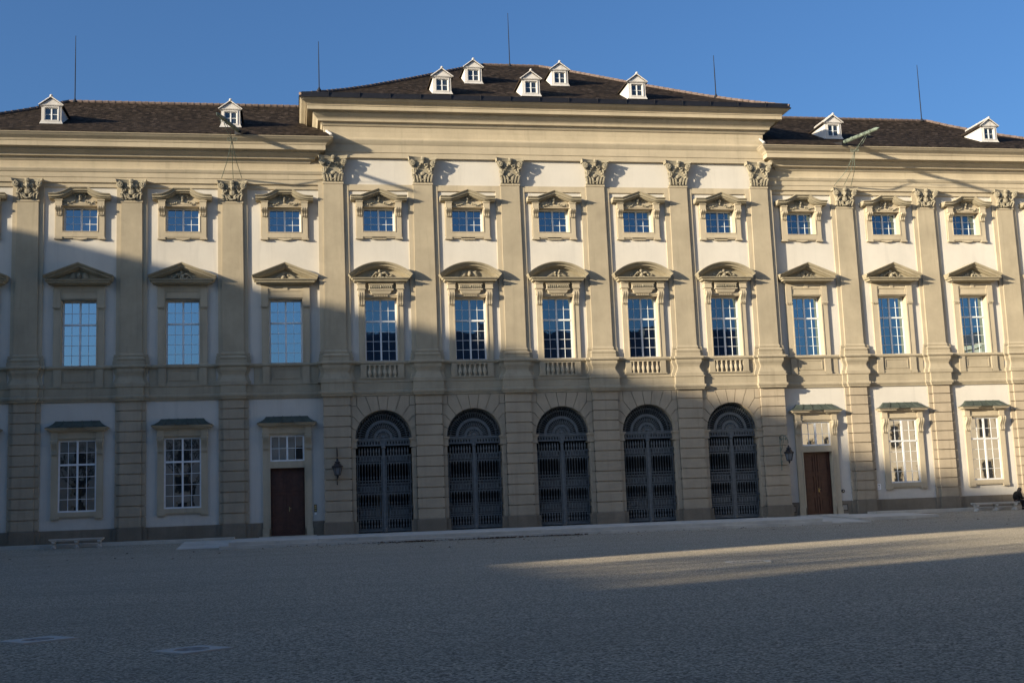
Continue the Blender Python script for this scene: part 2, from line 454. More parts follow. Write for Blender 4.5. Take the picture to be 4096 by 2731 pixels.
for sg in (-1, 1):
    e = MB()
    if sg < 0: path = [(-HW, 12), (-HW, .28), (-13.25, .28), (-13.25, 1.0)]
    else: path = [(13.25, 1.0), (13.25, .28), (HW, .28), (HW, 12)]
    e.plan(path, [(-.3, 19.62), (0, 19.62), (.06, 19.66), (.12, 19.74), (.14, 19.80), (.30, 19.82), (.32, 19.91), (.38, 19.94), (.50, 20.02), (.56, 20.05), (.57, 20.14), (.84, 20.20), (.86, 20.17),
                  (.86, 20.43), (.90, 20.44), (.90, 20.48), (.92, 20.49), (.92, 20.53), (.94, 20.54), (1.0, 20.58), (1.13, 20.66), (1.24, 20.76), (1.26, 20.76), (1.26, 20.80), (-.4, 20.86)])
    a, b = sorted((sg * (HC - .3), sg * HW))
    pa = [(a, .28), (b, .28), (b, 8)] if sg > 0 else [(a, 8), (a, .28), (b, .28)]
    e.plan(pa, [(-.3, 18.5), (0, 18.5), (0, 18.76), (.035, 18.77), (.035, 19.02), (.08, 19.05), (.12, 19.12), (.15, 19.17), (.15, 19.22), (.02, 19.27), (.005, 19.33), (-.01, 19.45), (.0, 19.63), (-.3, 19.63)])
    a, b = sorted((sg * 13.4, sg * (HC - .1))); e.box(a, b, .285, 1.2, 19.6, 20.83)
    e.build('entablature', 'trim', palace)

# belt course above the ground floor, breaking forward over every pier
belt = [(-.2, 7.10), (.0, 7.10), (.03, 7.14), (.03, 7.19), (.08, 7.23), (.10, 7.30), (.10, 7.36), (.03, 7.39), (.03, 7.80), (.07, 7.81), (.07, 7.86), (-.2, 7.86)]
sill = [(-.2, 8.74), (.0, 8.74), (.02, 8.78), (.08, 8.80), (.10, 8.84), (.10, 8.91), (.06, 8.94), (-.2, 8.945)]
def stepped(x0, x1, y, piers, hw, yf, hw2=0, y2=0):
    pts = [(x0, y)]
    for x in piers:
        if hw2: pts += [(x - hw2, y), (x - hw2, y2), (x - hw, y2), (x - hw, yf), (x + hw, yf), (x + hw, y2), (x + hw2, y2), (x + hw2, y)]
        else: pts += [(x - hw, y), (x - hw, yf), (x + hw, yf), (x + hw, y)]
    return pts + [(x1, y)]
b_ = MB()
pts = stepped(-HC - .3, HC + .3, .10, PC, .78, -.15)
pts = [(max(-HC - .3, min(HC + .3, x)), y) for x, y in pts]
b_.plan(pts, belt)
b_.plan(stepped(-HC - .35, HC + .35, .12, PC, .72, -.17, .92, .0), sill)
b_.build('belt_course', 'stone', palace)
for sg in (-1, 1):
    b_ = MB()
    ps = sorted(sg * x for x in PW); a, b = sorted((sg * (HC + .3), sg * (HW + .15)))
    b_.plan(stepped(a, b, WW - .06, ps, .60, YW - .12, .84, YW + .04), belt)
    b_.plan(stepped(a, b, WW - .08, ps, .68, YW - .17, .88, YW + .0), sill)
    b_.build('belt_course', 'stone', palace)

# ------------------------------------------------------------------ balustrades / aprons below the tall windows
def bal_proto():
    m = MB()
    m.box(-1.66, 1.66, .13, .24, 8.0, 8.78)
    for f in (-1, 1):
        a, b = sorted((f * .82, f * 1.14)); m.box(a, b, .0, .2, 8.06, 8.76)
    m.box(-1.2, 1.2, -.0, .2, 8.0, 8.07); m.box(-1.66, 1.66, .06, .2, 7.85, 8.0)
    m.box(-.82, .82, -.01, .12, 8.70, 8.76)
    o = m.build('balustrade', 'stone', palace)
    q = MB(); q.box(-.055, .055, -.055, .055, 0, .06); q.box(-.06, .06, -.06, .06, .57, .63)
    q.lathe([(.04, .06), (.055, .09), (.11, .19), (.115, .25), (.065, .40), (.04, .48), (.055, .52), (.055, .57)], 8)
    for i in range(6):
        if i == 0: b0 = q.build('baluster', 'trim', o, (-.67, .07, 8.07), True)
        else:
            c = b0.copy(); COL.objects.link(c); c.location = (-.67 + .268 * i, .07, 8.07)
    return o
o = bal_proto(); o.location = (BAYC[0], WC - .15, 0)
for x in BAYC[1:]: dup(o, palace, (x, WC - .15, 0))
def apron_proto():
    m = MB(); m.box(-1.66, 1.66, .06, .17, 7.86, 8.76)
    for f in (-1, 1):
        a, b = sorted((f * .84, f * 1.2)); m.box(a, b, -.03, .15, 7.86, 8.76)
        a, b = sorted((f * .84, f * 1.22)); m.box(a, b, -.05, .15, 7.86, 8.0)
    m.ring([(-.72, 8.12), (.72, 8.12), (.72, 8.68), (-.72, 8.68)], [(-.66, 8.18), (.66, 8.18), (.66, 8.62), (-.66, 8.62)], .03, .12)
    m.box(-.84, .84, .0, .15, 7.86, 8.03)
    return m.build('apron_panel', 'stone', palace)
o = apron_proto(); o.location = (BAYW[0], WW - .1, 0)
for x in [-v for v in BAYW] + BAYW[1:]: dup(o, palace, (x, WW - .1, 0))

# ------------------------------------------------------------------ windows
def casement(parent, hw, z0, z1, y, cols, rows_lo, rows_hi, ztr, fr=.055, thick=.06, gl='glass'):
    m = MB()
    m.ring([(-hw, z0), (hw, z0), (hw, z1), (-hw, z1)], [(-hw + fr, z0 + fr), (hw - fr, z0 + fr), (hw - fr, z1 - fr), (-hw + fr, z1 - fr)], y, y + thick)
    cw = .045
    m.box(-cw, cw, y - .02, y + thick - .01, z0 + fr, z1 - fr)
    secs = [(z0 + fr, z1 - fr, rows_lo)]
    if ztr:
        for a, b in ((-hw + fr, -cw), (cw, hw - fr)): m.box(a, b, y - .025, y + thick - .005, ztr - .045, ztr + .045)
        secs = [(z0 + fr, ztr - .045, rows_lo), (ztr + .045, z1 - fr, rows_hi)]
    g = .011
    for a, b in ((-hw + fr, -cw), (cw, hw - fr)):
        n = cols // 2
        for k in range(1, n):
            x = a + (b - a) * k / n
            for c, d, _ in secs: m.box(x - g, x + g, y + .01, y + thick - .015, c, d)
        for c, d, r in secs:
            for k in range(1, r):
                z = c + (d - c) * k / r; m.box(a, b, y + .012, y + thick - .017, z - g, z + g)
    o = m.build('casement', 'white', parent)
    q = MB(); q.box(-hw + .01, hw - .01, y + thick - .022, y + thick + .0, z0 + .01, z1 - .01)
    q.build('pane', gl, parent)

def rect(hw, z0, z1): return [(-hw, z0), (hw, z0), (hw, z1), (-hw, z1)]
HOOD = [(0, 0), (0, .34), (.05, .37), (.07, .42), (.09, .54), (.17, .55), (.19, .60), (.23, .64), (.25, .64), (.29, .0)]

def console(mb, x, z0, z1, hw, y0, flutes=True):
    """scrolled bracket: fat at the top, curling in at the foot"""
    h = z1 - z0; sec = []
    N = 8
    for i in range(N + 1):
        u = i / N; d = .10 + .16 * (.5 - .5 * math.cos(math.pi * min(1, u * 1.25))) + .05 * math.sin(u * 2 * math.pi + 2.6)
        sec.append((z0 + h * u, d))
    k = 5 if flutes else 1
    for j in range(k):
        a = x - hw + 2 * hw * j / k; b = x - hw + 2 * hw * (j + 1) / k
        dd = 0 if j % 2 == 0 else .03
        vs = []
        for z, d in sec: vs += [(a, y0 - d + dd, z), (b, y0 - d + dd, z), (b, y0 + .05, z), (a, y0 + .05, z)]
        n = len(sec)
        fs = [(i * 4 + q, i * 4 + (q + 1) % 4, i * 4 + 4 + (q + 1) % 4, i * 4 + 4 + q) for i in range(n - 1) for q in range(4)]
        fs += [(3, 2, 1, 0), tuple((n - 1) * 4 + q for q in range(4))]
        mb.add(vs, fs)
    for f in (-1, 1):
        mb.tube([(x + f * hw, y0 - .12, z1 - .09), (x + f * (hw + .035), y0 - .12, z1 - .09)], .085, 8)
    for j in range(3):
        xx = x - hw * .66 + hw * .66 * j
        mb.loft = None
        mb.add([(xx - .035, y0 - .1, z0 - .06), (xx + .035, y0 - .1, z0 - .06), (xx + .035, y0, z0 - .06), (xx - .035, y0, z0 - .06),
                (xx - .02, y0 - .08, z0), (xx + .02, y0 - .08, z0), (xx + .02, y0, z0), (xx - .02, y0, z0)],
               [(3, 2, 1, 0), (4, 5, 6, 7), (0, 1, 5, 4), (1, 2, 6, 5), (2, 3, 7, 6), (3, 0, 4, 7)])

def swag(seed, z, spread, y, mask=True):
    random.seed(seed); m = MB()
    if mask:
        m.blob((0, y - .05, z + .20), (.10, .10, .14), .1); m.blob((0, y - .16, z + .19), (.03, .05, .05), .1)
        for k in range(7):
            a = R(20 + 140 * k / 6); m.blob((.15 * math.cos(a), y - .03, z + .25 + .13 * math.sin(a)), (.05, .06, .05), .3, 6, 4)
        m.blob((0, y - .06, z + .04), (.06, .08, .07), .3)
        for f in (-1, 1): m.tube([(f * .1, y - .03, z + .3), (f * .22, y - .06, z + .34), (f * .28, y - .04, z + .22), (f * .2, y - .03, z + .12)], .035, 5)
    for f in (-1, 1):
        for k in range(6):
            u = k / 5
            m.blob((f * (.28 + spread * u), y - .03, z - .10 + .05 * math.cos(u * 7) + random.uniform(-.02, .02)), (.055, .07, .05), .35, 6, 4)
    return m

def upper_window(curved, loc):
    m = MB()
    m.ring(rect(1.2, 15.62, 17.60), rect(.86, 15.92, 17.26), -.15, .42)
    m.ring(rect(1.24, 15.70, 17.60), rect(1.1, 15.8, 17.5), -.07, .05)
    for f in (-1, 1):
        a, b = sorted((f * .88, f * 1.22)); m.box(a, b, -.17, .05, 15.54, 15.62); a, b = sorted((f * .86, f * 1.26)); m.box(a, b, -.19, .05, 15.50, 15.55)
    if curved: m.prism([(-.42, 15.60), (-.3, 15.52), (0, 15.47), (.3, 15.52), (.42, 15.60)], -.13, .05)
    else: m.box(-.38, .38, -.12, .05, 15.50, 15.62)
    m.box(-.86, .86, -.12, .1, 15.56, 15.63)
    m.ring(rect(.90, 15.88, 17.30), rect(.86, 15.92, 17.26), -.17, -.13)
    # head: plain block, ears and tympanum
    if curved:
        N = 10; half = [(-1.5, 17.56), (-1.15, 17.57)]
        for i in range(1, N + 1):
            u = i / N; half.append((-1.15 + .80 * u, 17.57 + .32 * (u ** 1.7)))
        path = half + [(-x, z) for x, z in reversed(half)]
    else:
        path = [(-1.5, 17.56), (-.93, 17.56), (0, 17.90), (.93, 17.56), (1.5, 17.56)]
    m.prism([(-.9, 17.30)] + [(.9, 17.30)] + [(x, z + .1) for x, z in reversed(path) if abs(x) < 1.2], -.11, .05)
    root = m.build('upper_window', 'trim', palace, loc)
    h = MB(); h.rake(path, HOOD)
    h.rake(path, [(.02, 0), (.02, .44), (.06, .46), (.07, .0)])
    h.build('window_hood', 'weather', root)
    for f in (-1, 1):
        cb = MB()
        cb.box(f * 1.04 - .17, f * 1.04 + .17, -.32, .02, 17.22, 17.50); cb.box(f * 1.04 - .2, f * 1.04 + .2, -.36, .02, 17.50, 17.57)
        console(cb, f * 1.04, 16.80, 17.20, .14, -.14)
        cb.build('console', 'trim', root)
    sl = MB(); sl.plan([(-.86, -.11), (.86, -.11)], [(-.1, 17.28), (.02, 17.28), (.05, 17.33), (.07, 17.34), (.07, 17.38), (-.1, 17.40)])
    sl.build('lintel_moulding', 'trim', root)
    casement(root, .865, 15.91, 17.27, .30, 4, 3, 0, 0, .095, gl='glass2')
    return root

REL = []
def add_relief(root, seed, z, spread, y, mask=True, name='relief'):
    o = swag(seed, z, spread, y, mask).build(name, 'relief', root, None, True); return o

u1 = upper_window(False, (BAYC[0], WC, 0)); ups = [u1] + [dup(u1, palace, (x, WC, 0)) for x in BAYC[1:]]
u2 = upper_window(True, (-BAYW[0], WW, 0)); ups += [u2] + [dup(u2, palace, (x, WW, 0)) for x in [-v for v in BAYW[1:]] + BAYW]
for i, o in enumerate(ups): add_relief(o, 100 + i, 17.52, .48, -.15)

def tymp(kind, seed, z):
    random.seed(seed); m = MB(); y = -.16
    if kind == 0:      # winged head
        m.blob((0, y - .08, z + .26), (.12, .12, .15), .1); m.blob((0, y - .2, z + .24), (.03, .05, .05), .1)
        for f in (-1, 1):
            for k in range(5): m.tube([(f * .1, y, z + .14 + .04 * k), (f * .32, y - .08, z + .16 + .05 * k), (f * (.60 - .05 * k), y - .02, z + .10 + .08 * k)], [.04, .05, .015], 5)
    elif kind == 1:    # flowers and fronds
        for k in range(9): m.blob((random.uniform(-.16, .16), y - random.uniform(.04, .14), z + random.uniform(.1, .40)), (.07, .08, .07), .35, 6, 4)
        for f in (-1, 1):
            for k in range(4):
                m.tube([(f * .08, y - .03, z + .06), (f * (.25 + .07 * k), y - .08, z + .30 - .05 * k), (f * (.40 + .07 * k), y - .06, z + .16 - .04 * k), (f * (.42 + .06 * k), y, z + .05)], [.03, .045, .035, .015], 5)
    elif kind == 2:    # shell oval
        for rr in (.11, .17, .22): m.tube([(rr * math.cos(R(a)), y - .12 + rr * .3, z + .24 + rr * 1.15 * math.sin(R(a))) for a in range(0, 361, 24)], .024, 5)
        for f in (-1, 1): m.spiral((f * .42, z + .12), .15, 1.3, .03, y - .02, f, 90); m.tube([(0, y - .05, z), (f * .2, y - .08, z + .05), (f * .5, y - .02, z + .02)], .04, 5)
    else:              # figure between scrolls
        m.blob((.0, y - .1, z + .18), (.11, .11, .17), .15); m.blob((-.05, y - .14, z + .40), (.08, .08, .09), .12)
        for f in (-1, 1):
            m.tube([(f * .06, y - .12, z + .28), (f * .24, y - .14, z + .32), (f * .36, y - .08, z + .22), (f * .48, y - .06, z + .06)], [.05, .05, .045, .03], 6)
            m.tube([(f * .04, y - .1, z + .1), (f * .16, y - .15, z + .04), (f * .30, y - .08, z + .02)], [.06, .055, .04], 6)
            m.spiral((f * .52, z + .12), .12, 1.3, .035, y - .03, -f, 90)
        for k in range(6): m.blob((random.uniform(-.4, .4), y - .06, z + random.uniform(.05, .3)), (.06, .07, .06), .35, 6, 4)
    return m

def tall_window(central, loc):
    m = MB()
    ow = 1.18 if central else 1.24
    m.ring(rect(ow, 8.93, 12.55), rect(.86, 8.93 - .01, 12.32), -.13, .42)
    m.ring(rect(.92, 8.935, 12.38), rect(.86, 8.94, 12.32), -.16, -.12)
    m.box(-.86, .86, .1, .44, 8.78, 8.945)
    if central:
        m.box(-1.0, 1.0, -.12, .05, 12.55, 13.10)
        m.box(-.62, .62, -.36, 0, 12.74, 12.98); m.box(-.66, .66, -.40, 0, 12.68, 12.74); m.box(-.66, .66, -.40, 0, 12.98, 13.02)
        m.loft_rect([(.38, -.22, 0, 12.44), (.50, -.30, 0, 12.52), (.58, -.36, 0, 12.68)])
        for k in range(6):
            x = -.32 + .128 * k; m.add([(x - .05, -.27, 12.36), (x + .05, -.27, 12.36), (x + .05, -.1, 12.36), (x - .05, -.1, 12.36), (x, -.2, 12.46), (x, -.1, 12.46)],
                                       [(0, 1, 4), (1, 2, 5, 4), (2, 3, 5), (3, 0, 4, 5), (3, 2, 1, 0)])
        for f in (-1, 1):
            a, b = sorted((f * .45, f * .86)); m.box(a, b, -.2, 0, 12.40, 12.52)
    else:
        m.box(-1.24, 1.24, -.12, .05, 12.55, 13.06)
        m.ring(rect(.90, 12.34, 12.80), rect(.84, 12.42, 12.74), -.16, .05)
        m.box(-.84, .84, -.09, .05, 12.42, 12.74)
        m.add([(-.10, -.17, 12.80), (.10, -.17, 12.80), (.15, -.17, 13.06), (-.15, -.17, 13.06), (-.10, 0, 12.80), (.10, 0, 12.80), (.15, 0, 13.06), (-.15, 0, 13.06)],
              [(0, 1, 2, 3), (0, 4, 5, 1), (1, 5, 6, 2), (3, 2, 6, 7), (0, 3, 7, 4)])
    root = m.build('tall_window', 'trim', palace, loc)
    h = MB()
    flat = [(0, 0), (0, .40), (.04, .44), (.06, .58), (.14, .60), (.16, .66), (.20, .70), (.23, .70), (.24, 0)]
    hw = 1.42 if central else 1.52
    z0 = 13.08
    # flat cornice with returned ends
    h.plan([(-hw + .6, .02), (-hw + .6, -.0), (hw - .6, -.0), (hw - .6, .02)], [(d - .0 if d else -.02, z0 + t_) for t_, d in flat])
    prof = [(0, 0), (0, .30), (.05, .36), (.08, .50), (.15, .52), (.18, .62), (.23, .68), (.27, .70), (.29, .0)]
    zb = z0 + .24
    if central:
        c = hw + .09; rise = .60; rad = (c * c + rise * rise) / (2 * rise); a0 = math.asin(c / rad); N = 22
        arc = [(rad * math.sin(-a0 + 2 * a0 * i / N), zb - .02 + rise - rad + rad * math.cos(-a0 + 2 * a0 * i / N)) for i in range(N + 1)]
        h.rake(arc, prof)
        ty = [(x, z + .1) for x, z in arc[1:-1]]
    else:
        arc = [(-hw - .10, zb - .06), (0, zb + .58), (hw + .10, zb - .06)]
        h.rake(arc, prof)
        ty = [(-hw + .1, zb + .1), (0, zb + .68), (hw - .1, zb + .1)]
    h.prism([(hw - .06, zb - .04), (-hw + .06, zb - .04)] + ty, -.12, .02)
    h.build('window_pediment', 'weather', root)
    for f in (-1, 1):
        cb = MB()
        if central:
            x = f * 1.02
            cb.box(x - .20, x + .20, -.34, .02, 12.80, 13.02); cb.box(x - .23, x + .23, -.39, .02, 13.02, 13.09)
            cb.box(x - .22, x + .22, -.36, .02, 12.75, 12.80); cb.box(x - .17, x + .17, -.30, .02, 12.56, 12.75)
            console(cb, x, 11.95, 12.56, .15, -.14)
        else:
            x = f * 1.08
            cb.box(x - .17, x + .17, -.19, .02, 11.98, 12.9)
            cb.box(x - .19, x + .19, -.22, .02, 11.92, 11.98)
            for j in (-1, 0, 1): cb.box(x + j * .11 - .03, x + j * .11 + .03, -.20, .0, 11.85, 11.92)
        cb.build('console', 'trim', root)
    casement(root, .865, 8.925, 12.325, .30, 4, 4, 2, 11.10, .09, gl='glass2' if central else 'glass')
    return root
t1 = tall_window(True, (BAYC[0], WC, 0)); ts = [t1] + [dup(t1, palace, (x, WC, 0)) for x in BAYC[1:]]
for i, o in enumerate(ts):
    tymp((3, 0, 1, 3, 3)[i], 40 + i, 13.32).build('relief', 'relief', o, None, True)
    random.seed(60 + i); m = MB()
    for f in (-1, 1):
        for k in range(5):
            x = f * (.1 + .11 * k); m.tube([(x, -.37, 12.76), (x + f * .05, -.42, 12.86), (x - f * .03, -.40, 12.95)], [.03, .035, .02], 5)
    m.blob((0, -.40, 12.86), (.07, .06, .08), .2)
    m.build('carved_panel', 'relief', o, None, True)
t2 = tall_window(False, (-BAYW[0], WW, 0)); tw = [t2] + [dup(t2, palace, (x, WW, 0)) for x in [-v for v in BAYW[1:]] + BAYW]
for i, o in enumerate(tw): tymp((1, 3, 0, 1, 2, 3, 1, 0)[i], 80 + i, 13.31).build('relief', 'relief', o, None, True)

# ground floor windows and doors of the wings
def copper_hood(root, z=5.80):
    h = MB()
    secs = [(1.50, -.56, z), (1.50, -.56, z + .02), (1.32, -.42, z + .10), (1.16, -.26, z + .22), (1.06, -.12, z + .36)]
    h.loft_rect([(a, b, .02, c) for a, b, c in secs])
    for x in (-.75, -.25, .25, .75):
        pts = [(x * a / 1.5 * 1.25, b - .012, c + .012) for a, b, c in secs[1:]]
        h.tube(pts, .022, 5)
    h.build('copper_roof', 'copper', root)

def ground_surround(m):
    m.box(-1.2, 1.2, -.16, .05, 5.28, 5.62)
    flat = [(-.02, 5.60), (.18, 5.60), (.22, 5.64), (.24, 5.68), (.36, 5.69), (.37, 5.75), (.44, 5.77), (.46, 5.80), (-.02, 5.80)]
    m.plan([(-1.08, .02), (-1.08, -.02), (1.08, -.02), (1.08, .02)], flat)
    for f in (-1, 1):
        a, b = sorted((f * .80, f * 1.10)); m.plan([(a, .02), (a, -.12), (b, -.12), (b, .02)], [(o if o < 0 else o * .95, z) for o, z in flat])
    m.plan([(-1.22, .02), (-1.22, -.14), (1.22, -.14), (1.22, .02)], [(-.02, 5.24), (.03, 5.25), (.06, 5.29), (.06, 5.32), (-.02, 5.33)])
def ground_consoles(root):
    for f in (-1, 1):
        x = f * 1.08; cb = MB()
        cb.box(x - .16, x + .16, -.24, .02, 5.26, 5.60)
        console(cb, x, 4.50, 5.24, .15, -.10)
        cb.build('console', 'trim', root)
def ground_window(loc):
    m = MB()
    m.ring(rect(1.24, 1.40, 5.28), rect(.92, 1.62, 5.20), -.12, .25)
    for f in (-1, 1):
        a, b = sorted((f * .86, f * 1.26)); m.box(a, b, -.14, .05, 1.30, 1.40)
        for k in range(4): m.box(f * (.90 + .1 * k) - .03, f * (.90 + .1 * k) + .03, -.15, .05, 1.25, 1.30)
    m.box(-.86, .86, -.1, .05, 1.35, 1.42)
    ground_surround(m)
    root = m.build('ground_window', 'trim', palace, loc)
    copper_hood(root); ground_consoles(root)
    casement(root, .925, 1.615, 5.205, -.02, 4, 4, 2, 3.97, .085, gl='glass4')
    return root
g1 = ground_window((-BAYW[1], WW, 0))
for x in (-BAYW[2], -BAYW[3], BAYW[1], BAYW[2], BAYW[3]): dup(g1, palace, (x, WW, 0))

def side_door(loc):
    m = MB()
    m.ring([(-1.24, 0.02), (1.24, .02), (1.24, 5.28), (-1.24, 5.28)], [(-.87, .02), (.87, .02), (.87, 5.18), (-.87, 5.18)], -.12, .45)
    m.box(-.87, .87, -.10, .43, 3.50, 3.84)
    m.ring(rect(.93, .03, 3.56), rect(.87, .04, 3.50), -.16, -.11)
    for f in (-1, 1): a, b = sorted((f * .86, f * 1.28)); m.box(a, b, -.16, .05, .02, .42)
    ground_surround(m)
    root = m.build('side_door', 'trim', palace, loc)
    copper_hood(root); ground_consoles(root)
    d = MB()
    d.box(-.86, .86, .26, .34, .03, 3.50)
    for f in (-1, 1):
        for (z0, z1) in ((.18, 1.02), (1.14, 2.22), (2.34, 3.36)):
            a, b = sorted((f * .10, f * .78))
            d.ring([(a, z0), (b, z0), (b, z1), (a, z1)], [(a + .08, z0 + .08), (b - .08, z0 + .08), (b - .08, z1 - .08), (a + .08, z1 - .08)], .21, .265)
            d.box(a + .15, b - .15, .24, .265, z0 + .15, z1 - .15)
        a, b = sorted((f * .0, f * .045)); d.box(a + .004, b + .004, .22, .27, .05, 3.48)
    d.build('door_leaf', 'wood', root)
    k = MB(); k.box(.06, .09, .21, .24, 1.28, 1.50); k.tube([(.075, .22, 1.42), (.075, .15, 1.42), (.17, .15, 1.42)], .014, 6)
    k.build('handle', 'brass', root)
    casement(root, .875, 3.835, 5.185, -.02, 4, 2, 0, 0, .085, gl='glass4')
    st = MB(); st.box(-1.45, 1.45, -.42, .3, -.2, .035)
    st.build('doorstep', 'pave', root)
    return root
d1 = side_door((-BAYW[0], WW, 0)); dup(d1, palace, (BAYW[0], WW, 0))

# ------------------------------------------------------------------ wing plinth and arcade of the central block
for sg in (-1, 1):
    for a, b in ((HC + .1, BAYW[0] - 1.25), (BAYW[0] + 1.25, HW)):
        a, b = sorted((sg * a, sg * b)); pl = MB(); pl.box(a, b, WW - .06, WW + .1, -.35, .72)
        pl.add([(a, WW - .06, .72), (b, WW - .06, .72), (b, WW + .02, .75), (a, WW + .02, .75)], [(0, 1, 2, 3)])
        pl.build('plinth', 'plinth', palace)

AR, AZ = 1.46, 4.88
def arc(a0, a1, r=AR, n=6):
    return [(r * math.sin(R(a0 + (a1 - a0) * i / n)), AZ + r * math.cos(R(a0 + (a1 - a0) * i / n))) for i in range(n + 1)]
def inset(poly, g):
    cx = sum(p[0] for p in poly) / len(poly); cz = sum(p[1] for p in poly) / len(poly); out = []
    n = len(poly)
    P = [Vector(p) for p in poly]
    area = sum(P[i].x * P[(i + 1) % n].y - P[(i + 1) % n].x * P[i].y for i in range(n))
    sgn = 1 if area > 0 else -1
    for i in range(n):
        d1 = (P[i] - P[i - 1]).normalized(); d2 = (P[(i + 1) % n] - P[i]).normalized()
        n1 = Vector((-d1.y, d1.x)) * sgn; n2 = Vector((-d2.y, d2.x)) * sgn
        q = (n1 + n2) / max(.3, 1 + n1.dot(n2)); out.append(tuple(P[i] + q * g))
    return out
def arch_bay(loc):
    m = MB(); y0, y1 = -.09, .05
    E = 1.69; T = 7.10; g = .016
    polys = []
    polys.append(arc(-7, 7) + [(.29, T), (-.29, T)])
    for f in (-1, 1):
        L = []
        L.append(arc(7, 24.5) + [(.93, T), (.29, T)])
        L.append(arc(24.5, 41) + [(1.38, 6.57), (1.38, T), (.93, T)])
        L.append([(1.38, 6.57), (E, 6.57), (E, T), (1.38, T)])
        L.append(arc(41, 58) + [(1.55, 6.02), (E, 6.02), (E, 6.57), (1.38, 6.57)])
        L.append(arc(58, 74) + [(E, 5.47), (E, 6.02), (1.55, 6.02)])
        L.append(arc(74, 90) + [(E, AZ), (E, 5.47)])
        for i in range(8):
            z0 = .62 + .545 * i; z1 = z0 + .545
            if z0 > 4.3: continue
            L.append([(AR, z0), (E, z0), (E, min(z1, 4.38)), (AR, min(z1, 4.38))])
        polys += [[(f * x, z) for x, z in p_] for p_ in L]
    for p_ in polys: m.prism(inset(p_, g), y0, y1)
    # recessed core with the opening, and the reveal
    prof = [(AR + .03, .0)] + [(AR + .03, AZ)] + [((AR + .03) * math.cos(R(a)), AZ + (AR + .03) * math.sin(R(a))) for a in range(9, 180, 9)] + [(-AR - .03, AZ), (-AR - .03, 0)]
    outer = [(E, 0), (E, AZ)] + [(max(-E, min(E, 3.2 * math.cos(R(a)))), min(T, AZ + 3.2 * math.sin(R(a)))) for a in range(9, 180, 9)] + [(-E, AZ), (-E, 0)]
    n = len(prof)
    vs = [(x, .0, z) for x, z in outer] + [(x, 0, z) for x, z in prof] + [(x, .75, z) for x, z in prof]
    fs = [(i, i + 1, n + i + 1, n + i) for i in range(n - 1)] + [(n + i, n + i + 1, 2 * n + i + 1, 2 * n + i) for i in range(n - 1)]
    m.add(vs, fs)
    root = m.build('archway', 'rust', palace, loc)
    for f in (-1, 1):
        im = MB()
        for (h0, h1, d) in ((4.40, 4.46, .03), (4.46, 4.74, .0), (4.74, 4.80, .04), (4.80, 4.87, .08)):
            a, b = sorted((f * (AR - .04 - d), f * E)); im.box(a, b, -.11 - d, .74, h0, h1)
        im.build('impost', 'rust', root)
        pp = MB(); a, b = sorted((f * (AR - .07), f * (E + .05))); pp.box(a, b, -.15, .6, -.35, .60)
        pp.build('pier_plinth', 'plinth', root)
    return root
a1 = arch_bay((BAYC[0], WC, 0))
for x in BAYC[1:]: dup(a1, palace, (x, WC, 0))

